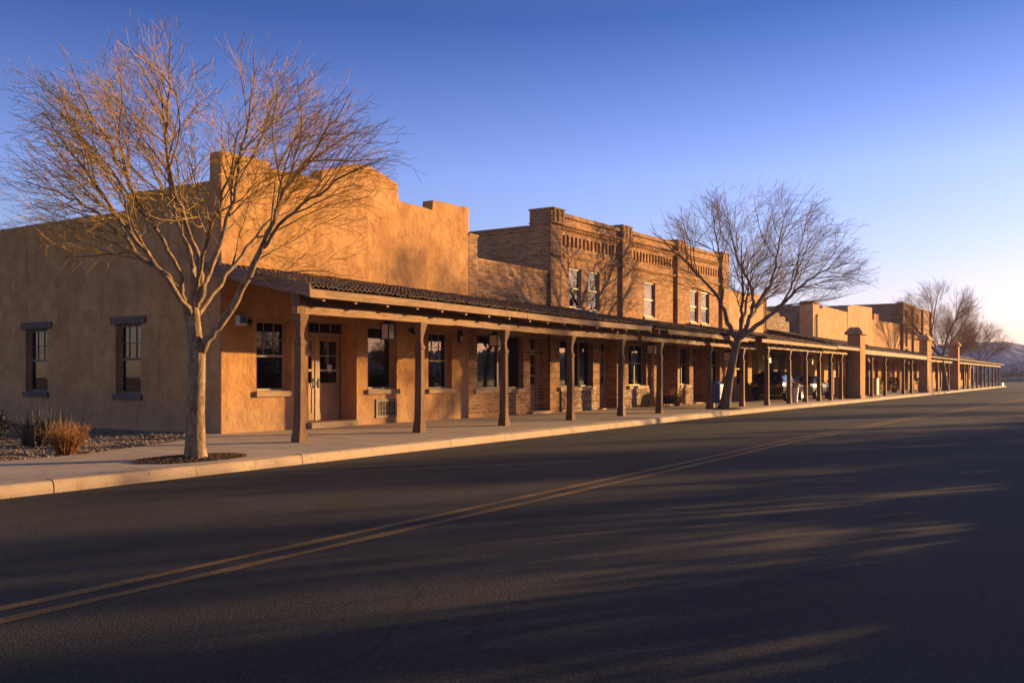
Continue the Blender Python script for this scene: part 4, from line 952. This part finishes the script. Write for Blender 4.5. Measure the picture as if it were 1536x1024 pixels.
# ------------------------------------------------------------------ bare trees
def tree_paths(seed, trunk, limbs, env, P):
    """returns polylines (points, radii, level); env(p) > 1 is outside the crown"""
    r = random.Random(seed); out = [(trunk[0], trunk[1], 0)]
    ctr = Vector(P['centre'])
    def kids(pts, rad, lev, L):
        if lev >= P['levels']: return
        seg = [0]
        for a, c in zip(pts, pts[1:]): seg.append(seg[-1] + (c - a).length)
        T = seg[-1]; s = T * P['bare'][lev] + r.uniform(0, P['gap'][lev])
        while s < T:
            i = max(k for k in range(len(seg)) if seg[k] <= s); i = min(i, len(pts) - 2)
            f = (s - seg[i]) / max(1e-6, seg[i + 1] - seg[i]); p = pts[i].lerp(pts[i + 1], f); d = (pts[i + 1] - pts[i]).normalized(); rr = rad[i] + (rad[i + 1] - rad[i]) * f
            a = r.uniform(0, 6.28); u = d.orthogonal().normalized(); w = d.cross(u); side = u * math.cos(a) + w * math.sin(a)
            o = (p - ctr); o.z *= .4
            if o.length > .1: side = (side + o.normalized() * .45)
            ang = r.uniform(.45, 1.05)
            dd = (d * math.cos(ang) + side.normalized() * math.sin(ang)).normalized()
            grow(p, dd, P['len'][lev] * r.uniform(.55, 1.15) * (1 - .35 * s / T), min(rr * .62, P['rmax'][lev]), lev + 1)
            s += P['gap'][lev] * r.uniform(.6, 1.4)
    def grow(p, d, L, r0, lev):
        n = P['seg'][lev - 1]; pts = [p.copy()]
        o = Vector((p.x - ctr.x, p.y - ctr.y, 0)); o = o.normalized() if o.length > .2 else Vector((0, 0, 0))
        lim = r.uniform(.84, 1.12)
        for k in range(n):
            j = P['jit']; d = (d + Vector((r.uniform(-j, j), r.uniform(-j, j), r.uniform(-j, j))) + Vector((0, 0, P['up'])) + o * P['out']).normalized()
            q = pts[-1] + d * (L / n)
            if env(q) > lim: 
                if k == 0: return
                break
            pts.append(q)
        m = len(pts); rad = [max(P['rmin'], r0 * (1 - .72 * i / max(1, m - 1))) for i in range(m)]
        out.append((pts, rad, lev)); kids(pts, rad, lev, L)
    for pts, rad in limbs:
        rad = [q * P['thick'] for q in rad]
        # smooth and kink the drawn limb
        pv = [Vector(q) for q in pts]; fine = []; fr = []
        for i in range(len(pv) - 1):
            a, b_, c, d = pv[max(i - 1, 0)], pv[i], pv[i + 1], pv[min(i + 2, len(pv) - 1)]
            for k in range(4):
                t = k / 4; q = .5 * ((2 * b_) + (c - a) * t + (2 * a - 5 * b_ + 4 * c - d) * t * t + (3 * b_ - a - 3 * c + d) * t ** 3)
                if i + k: q = q + Vector([r.uniform(-1, 1) for _ in range(3)]) * P['kink']
                fine.append(q); fr.append(rad[i] + (rad[i + 1] - rad[i]) * t)
        fine.append(pv[-1]); fr.append(rad[-1])
        out.append((fine, fr, 0)); kids(fine, fr, 0, 0)
    return out
def tree_meshes(paths, t, bark, twig, split=1):
    A, B = MB(), MB()
    for pts, rad, lev in paths:
        n = (10, 6, 4, 3, 3, 3)[min(lev, 5)]
        (A if lev <= split else B).tube(pts, rad, n, lev == 0)
    a = A.build('trunk', M[bark], t, smooth=True, recalc=False); c = B.build('crown', M[twig], t, smooth=False, recalc=False)
    a.location = c.location = (0, 0, 0)
RV = Vector((.540, -.8415, 0)); DV = Vector((.8415, .540, 0))     # photo right and photo depth at street level
def LV(x, z, d): return RV * x + DV * d + Vector((0, 0, z))
def ell(c, rx, ry, zt, zb):
    c = Vector(c)
    def f(p):
        q = p - c; x, y = q.dot(RV) / rx, q.dot(DV) / ry; z = q.z / (zt if q.z > 0 else zb); return math.sqrt(x * x + y * y + z * z)
    return f
T1 = thing('bare_tree', 'large bare forked tree in the mulch pit by the near kerb', 'tree', (10.15, 12.78, zp(12.7) - .02))
trunk = ([LV(0, -.05, 0), LV(0, .06, 0), LV(-.005, .25, 0), LV(0, .8, 0), LV(.02, 1.4, 0), LV(.02, 1.8, 0), LV(-.02, 2.1, 0), LV(-.04, 2.5, 0), LV(-.02, 2.75, 0)], [.235, .20, .172, .152, .143, .15, .125, .098, .075])
limbs = [
 ([LV(-.02, 1.95, 0), LV(-.12, 2.35, .03), LV(-.28, 2.75, .08), LV(-.62, 3.15, .15), LV(-1.0, 3.42, .25), LV(-1.4, 3.85, .3), LV(-1.9, 4.25, .4), LV(-2.5, 4.55, .5), LV(-3.1, 4.75, .5)], [.095, .09, .08, .068, .056, .045, .032, .02, .010]),
 ([LV(-.28, 2.75, .08), LV(-.27, 3.15, 0), LV(-.45, 3.6, -.2), LV(-.75, 4.15, -.35), LV(-1.1, 4.9, -.5), LV(-1.5, 5.7, -.6), LV(-1.8, 6.4, -.6)], [.06, .05, .045, .036, .027, .017, .009]),
 ([LV(-.04, 2.55, 0), LV(-.05, 3.0, .06), LV(-.2, 3.5, .25), LV(-.5, 4.1, .5), LV(-.75, 5.0, .8), LV(-.9, 6.0, 1.0), LV(-1.0, 6.8, 1.1)], [.085, .075, .06, .045, .033, .02, .009]),
 ([LV(-.02, 2.7, 0), LV(.12, 3.1, -.1), LV(.1, 3.5, -.3), LV(-.05, 4.1, -.6), LV(-.1, 4.9, -1.0), LV(.05, 5.8, -1.3), LV(.1, 6.6, -1.4)], [.08, .065, .055, .044, .032, .019, .009]),
 ([LV(.02, 2.55, 0), LV(.16, 3.05, .05), LV(.34, 3.55, .12), LV(.5, 4.2, .25), LV(.62, 5.1, .4), LV(.8, 6.1, .5), LV(.85, 7.0, .5)], [.085, .075, .058, .045, .032, .02, .009]),
 ([LV(.02, 1.62, -.02), LV(.22, 1.98, -.06), LV(.5, 2.35, -.12), LV(.95, 3.05, -.2), LV(1.3, 3.75, -.3), LV(1.55, 4.4, -.35), LV(1.95, 5.0, -.3), LV(2.4, 5.6, -.3), LV(2.7, 6.1, -.3)], [.10, .095, .088, .076, .062, .047, .032, .019, .009]),
 ([LV(1.2, 3.5, -.27), LV(1.65, 3.95, -.5), LV(2.2, 4.3, -.7), LV(2.75, 4.6, -.9), LV(3.25, 4.8, -1.0)], [.045, .038, .029, .018, .009]),
 ([LV(1.5, 4.25, -.33), LV(1.6, 4.9, 0), LV(1.7, 5.7, .3), LV(1.6, 6.5, .4)], [.04, .03, .018, .009]),
 ([LV(.0, 2.4, .05), LV(.25, 3.0, .45), LV(.6, 3.7, 1.0), LV(1.0, 4.5, 1.6), LV(1.4, 5.4, 2.0)], [.07, .058, .043, .028, .010]),
 ([LV(-.05, 2.4, -.05), LV(-.3, 3.0, -.5), LV(-.7, 3.7, -1.1), LV(-1.1, 4.5, -1.7), LV(-1.5, 5.2, -2.1)], [.065, .055, .042, .027, .010]),
 ([LV(.05, 2.9, -.08), LV(.4, 3.5, -.7), LV(.9, 4.2, -1.4), LV(1.3, 5.0, -1.9)], [.055, .042, .028, .010])]
P1 = dict(centre=(0, 0, 2.6), levels=4, bare=[.28, .12, .1, .1], gap=[.25, .20, .155, .15], len=[2.4, 1.3, .66, .32], rmax=[.017, .0075, .0048, .0034], seg=[9, 7, 4, 2], jit=.17, up=.025, out=.055, rmin=.0029, kink=.03, thick=.74)
E1 = ell((.02, .0, 4.0) , 3.45, 2.9, 3.45, 1.25); E1 = ell(LV(.05, 4.05, 0), 3.6, 3.0, 3.0, 1.45)
tree_meshes(tree_paths(4, trunk, limbs, E1, P1), T1, 'bark', 'twig')

T2 = thing('bare_tree', 'bare spreading tree with a leaning trunk before the brick front', 'tree', (37.75, 13.55, zp(13.5) - .02))
trunk = ([LV(-.02, -.05, 0), LV(0, .15, 0), LV(.05, .5, 0), LV(.16, 1.2, 0), LV(.32, 2.0, 0), LV(.45, 2.7, 0), LV(.58, 3.05, 0)], [.33, .27, .225, .19, .172, .162, .15])
limbs = [
 ([LV(.52, 2.9, 0), LV(.2, 3.5, 0), LV(-.1, 4.4, .1), LV(-.6, 5.2, .3), LV(-1.4, 6.1, .5), LV(-2.3, 7.0, .6), LV(-3.1, 7.7, .6)], [.19, .16, .13, .10, .07, .04, .014]),
 ([LV(-.1, 4.4, .1), LV(-.2, 5.2, -.4), LV(-.4, 6.2, -.9), LV(-.7, 7.4, -1.2), LV(-.9, 8.6, -1.4)], [.10, .08, .06, .035, .012]),
 ([LV(.58, 3.0, 0), LV(.95, 3.6, .1), LV(1.2, 4.3, .2), LV(1.25, 5.1, .4), LV(.9, 6.0, .6), LV(.5, 7.2, .8), LV(.3, 8.6, .8)], [.18, .15, .13, .10, .07, .04, .014]),
 ([LV(1.2, 4.3, .2), LV(1.7, 5.0, -.2), LV(2.0, 6.0, -.5), LV(2.1, 7.2, -.8), LV(2.3, 8.4, -.9)], [.10, .08, .06, .035, .012]),
 ([LV(.62, 3.0, 0), LV(1.3, 3.5, -.1), LV(2.0, 4.1, -.2), LV(2.7, 4.8, -.3), LV(3.4, 5.4, -.3), LV(4.3, 5.9, -.4), LV(5.2, 6.2, -.4)], [.18, .15, .12, .09, .06, .035, .014]),
 ([LV(2.3, 4.4, -.25), LV(2.9, 5.3, .2), LV(3.4, 6.3, .6), LV(3.9, 7.3, .8)], [.08, .06, .035, .012]),
 ([LV(.6, 3.0, .05), LV(.9, 3.7, .7), LV(1.3, 4.6, 1.6), LV(1.6, 5.7, 2.6), LV(1.8, 6.8, 3.2)], [.14, .12, .085, .05, .014]),
 ([LV(.55, 2.95, -.05), LV(.5, 3.7, -.8), LV(.3, 4.6, -1.7), LV(.1, 5.7, -2.6), LV(-.1, 6.8, -3.2)], [.13, .11, .085, .05, .014]),
 ([LV(.9, 3.5, .2), LV(1.7, 4.4, 1.2), LV(2.5, 5.4, 2.0), LV(3.1, 6.4, 2.5)], [.09, .07, .045, .013])]
P2 = dict(centre=(.3, 0, 3.6), levels=4, bare=[.3, .12, .1, .1], gap=[.33, .27, .21, .22], len=[3.3, 1.9, .95, .5], rmax=[.026, .012, .0075, .0052], seg=[9, 7, 4, 2], jit=.19, up=.04, out=.06, rmin=.004, kink=.05, thick=.64)
E2 = ell(LV(1.15, 5.4, 0), 4.9, 4.2, 4.3, 1.4)
tree_meshes(tree_paths(7, trunk, limbs, E2, P2), T2, 'bark2', 'twig2')
def cp(src, label, loc, rz, sc, group=None): return dup(src, label, loc, rz, sc, group)
cp(T2, 'bare tree rising through the porch roofs beside the second capped pillar', (98.5, 13.1, .15), 2.1, (1.05, 1.05, 1.15), 'bare trees at the far end of the street')
cp(T2, 'bare tree rising behind the last long porch, just past the third pillar', (126, 15.6, .15), 4.0, (1.0, 1.0, 1.12), 'bare trees at the far end of the street')
cp(T2, 'bare tree rising over the very end of the last long porch', (165, 17.2, .15), .8, (1.2, 1.2, 1.1), 'bare trees at the far end of the street')
cp(T2, 'bare tree hidden deepest between the trees of the last long porch', (138, 20, .15), 5.4, (1.1, 1.1, 1.0), 'bare trees at the far end of the street')

# ------------------------------------------------------------------ across the street (outside the picture): trees that throw the long shadows, added blockers that darken the near road
b = MB(); b.box(-60, 160, -1.1, -.92, -.05, .16); structure(b.build('far_kerb', M['kerb']))
b = MB(); b.box(-60, 160, -4.2, -1.1, -.05, .155); structure(b.build('far_pavement', M['pave']))
P3 = dict(P2); P3['gap'] = [.75, .8, 9, 9]; P3['levels'] = 2; P3['rmax'] = [.03, .012, .01, .01]
T3 = thing('bare_tree', 'bare street tree standing across the road out of the picture', 'tree', (130, -8.1, .1), 'trees across the road')
tree_meshes(tree_paths(12, trunk, limbs, E2, P3), T3, 'bark2', 'twig2')
cp(T2, 'narrow bare tree standing across the road out of the picture', (55.1, -3.2, .1), 1.1, (.66, .66, 1.1), 'narrow trees across the road')
cp(T2, 'narrow bare tree standing across the road out of the picture', (64.5, -4.2, .1), 3.6, (.45, .45, 1.08), 'narrow trees across the road')
T3.location = (130, -8.1, .1); OPP = [(130, -8.1, 5.0, 1.1)]
for i, (x, y, a, sc) in enumerate([(27, -6.5, 3.3, .52), (34, -9, .6, .48), (39, -6, 5.5, .5), (45, -10, 2.2, .56), (53, -9, 4.4, .5), (64, -7, .3, .52), (21, -8, 1.5, .5), (78, -7, 1.9, .5), (30, -13, 5.1, .62), (16, -7, 2.9, .45), (49, -13, 3.9, .6)]):
    cp(T2, 'small bare tree standing across the road out of the picture', (x, y, .1), a, sc, 'small trees across the road')
for i, (x, y, a, s) in enumerate(OPP):
    if i == 0: T3.rotation_euler[2] = a; T3.scale = (s, s, s); continue
    cp(T3, 'bare street tree standing across the road out of the picture', (x, y, .1), a, s, 'trees across the road')
H = thing('shade_wall', 'unseen adobe wall across the road, added to shade the near road', 'wall', (30, -5.9, 0))  # made-up wall, put here to shade the near road
b = MB(); b.box(9, 52, -6.1, -5.75, 0, 1.62); b.build('wall_body', M['adobe'], H)
b = MB(); b.box(8.95, 52.05, -6.15, -5.7, 1.62, 1.72); b.build('coping', M['stone_cap'], H)
H = thing('sky_blocker', 'unseen tall adobe block added behind the camera to darken the near road', 'building', (-8, -9, 0))  # added block behind the camera, cuts sky light on the near road
b = MB(); b.box(-22, 4.5, -20, -3.6, 0, 7.2); b.build('wall', M['adobe'], H)
b = MB(); b.box(-22.1, 4.6, -20.1, -3.5, 7.2, 7.45); b.build('coping', M['adobe_pale'], H)
for x in (-18, -13, -8, -3, 1.5): b = MB(); b.box(x, x + 1.3, -3.66, -3.56, 1.1, 2.9); b.build('window', M['car_glass'], H)
r = random.Random(31)
for i in range(30):  # added shrub row, made tall enough to darken the foreground
    x = 7 + i * 1.55 + r.uniform(-.7, .7); h = r.uniform(.45, .8)
    leafy('leafy_shrub', 'unseen leafy shrub across the road, added to shade the near road', x, -4.6 + r.uniform(-.5, .5), .1, r.uniform(.8, 1.3), h * 1.45 + .3, 600, .2, 'scrub', 40 + i)['group'] = 'shade shrubs added across the road'

# ------------------------------------------------------------------ far distance
b = MB(); r = random.Random(21)
b.loft([[(305, -400, -.03), (305, 500, -.03)], [(318, -400, 1.0), (318, 500, 1.0)], [(420, -400, 1.3), (420, 500, 1.3)], [(470, -400, -.03), (470, 500, -.03)]], False)
structure(b.build('sand_bank', M['sand'], recalc=False))
b = MB()
for _ in range(170):
    x = r.uniform(322, 400); y = r.uniform(-60, 110); h = r.uniform(1.2, 3.0) if r.random() < .75 else r.uniform(3.5, 7)
    for _ in range(5): leaf_clump(b, r, (x + r.uniform(-.6, .6) * h, y + r.uniform(-.6, .6) * h, 1 + h * r.uniform(.3, .8)), h * .5, h * .4, 60, .55)
tag(b.build('scrub', M['scrub'], recalc=False), 'brown green desert scrub beyond the end of the road', 'scrub', kind='stuff')
b = MB(); na, nr = 220, 14
def hz(a, k):
    t = k / (nr - 1); base = 25 + 5 * mathutils.noise.noise((a * 5, 0, 3)) + 8 * mathutils.noise.noise((a * 14, 1, 7)) + 3.0 * mathutils.noise.noise((a * 45, 2, 1))
    pr = math.sin(min(1, t / .62) * math.pi / 2) ** 1.3 if t < .62 else math.cos((t - .62) / .38 * math.pi / 2)
    return max(0, base * pr + 5 * pr * mathutils.noise.noise((a * 40, t * 6, 0)) + 2.5 * pr * mathutils.noise.noise((a * 110, t * 16, 0))) - .5
ids = [[b.p(math.cos(a) * rr, math.sin(a) * rr, hz(a, k)) for k in range(nr) for rr in (640 + 330 * k / (nr - 1),)] for a in [R(-62) + R(150) * i / na for i in range(na + 1)]]
for A, B in zip(ids, ids[1:]):
    for k in range(nr - 1): b.f.append([A[k], A[k + 1], B[k + 1], B[k]]); b.mi.append(0)
structure(b.build('mountains', M['hill'], smooth=True, recalc=False))

t = NT('thin_desert_haze'); vp = t.n('ShaderNodeVolumePrincipled'); vp.inputs['Color'].default_value = (.36, .44, 1, 1); vp.inputs['Density'].default_value = .00032; vp.inputs['Anisotropy'].default_value = .2
t.l(vp.outputs[0], t.out.inputs['Volume']); M['haze'] = t.m
b = MB(); b.box(-70, 990, -990, 990, -1.2, 48); hz_o = b.build('haze', M['haze']); hz_o['kind'] = 'stuff'

# ------------------------------------------------------------------ light, sky, camera
AZ, EL = R(-30), R(7.0)
sd = Vector((math.cos(EL) * math.cos(AZ), math.cos(EL) * math.sin(AZ), math.sin(EL)))
L = bpy.data.lights.new('sun', 'SUN'); L.energy = 5; L.angle = R(.5); L.color = (1.0, .61, .24)
so = bpy.data.objects.new('sun', L); COL.objects.link(so); so.rotation_euler = (-sd).to_track_quat('-Z', 'Y').to_euler()
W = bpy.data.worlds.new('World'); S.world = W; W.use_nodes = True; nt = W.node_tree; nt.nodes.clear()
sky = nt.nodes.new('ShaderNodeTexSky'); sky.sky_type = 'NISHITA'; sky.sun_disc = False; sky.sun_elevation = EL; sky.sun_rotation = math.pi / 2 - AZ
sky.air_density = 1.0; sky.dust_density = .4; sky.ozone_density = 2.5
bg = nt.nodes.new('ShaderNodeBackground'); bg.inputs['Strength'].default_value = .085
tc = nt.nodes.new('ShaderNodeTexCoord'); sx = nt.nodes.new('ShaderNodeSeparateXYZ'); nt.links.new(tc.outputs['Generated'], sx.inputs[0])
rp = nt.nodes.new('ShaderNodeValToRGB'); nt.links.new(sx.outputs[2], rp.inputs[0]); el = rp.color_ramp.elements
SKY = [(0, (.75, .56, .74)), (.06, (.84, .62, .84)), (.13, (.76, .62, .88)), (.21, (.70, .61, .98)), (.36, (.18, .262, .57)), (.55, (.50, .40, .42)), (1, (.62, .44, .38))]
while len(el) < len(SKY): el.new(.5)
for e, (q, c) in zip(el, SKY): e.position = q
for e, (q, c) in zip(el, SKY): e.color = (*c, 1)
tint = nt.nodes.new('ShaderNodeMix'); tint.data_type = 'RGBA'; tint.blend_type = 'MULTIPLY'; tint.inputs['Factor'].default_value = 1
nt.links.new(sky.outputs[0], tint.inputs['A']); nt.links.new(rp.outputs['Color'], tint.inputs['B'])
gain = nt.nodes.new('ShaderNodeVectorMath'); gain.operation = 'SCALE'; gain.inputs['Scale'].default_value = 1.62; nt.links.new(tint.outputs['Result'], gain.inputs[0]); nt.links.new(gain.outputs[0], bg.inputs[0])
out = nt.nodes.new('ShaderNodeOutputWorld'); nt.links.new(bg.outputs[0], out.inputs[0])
cd = bpy.data.cameras.new('camera'); cd.sensor_width = 36; cd.sensor_fit = 'HORIZONTAL'; cd.lens = 36 * 1390 / 1536; cd.shift_y = (565 - 512) / 1536; cd.clip_end = 5000; cd.clip_start = .05
co = bpy.data.objects.new('camera', cd); COL.objects.link(co); co.location = (0, 0, 1.55); co.rotation_euler = (R(90), 0, math.atan2(.540, .8415) - math.pi / 2)
S.camera = co
S.view_settings.view_transform = 'Standard'; S.view_settings.look = 'None'; S.view_settings.gamma = 1; S.view_settings.use_curve_mapping = False
S.view_settings.exposure = 1.34
S.cycles.max_bounces = 8; S.cycles.transparent_max_bounces = 12
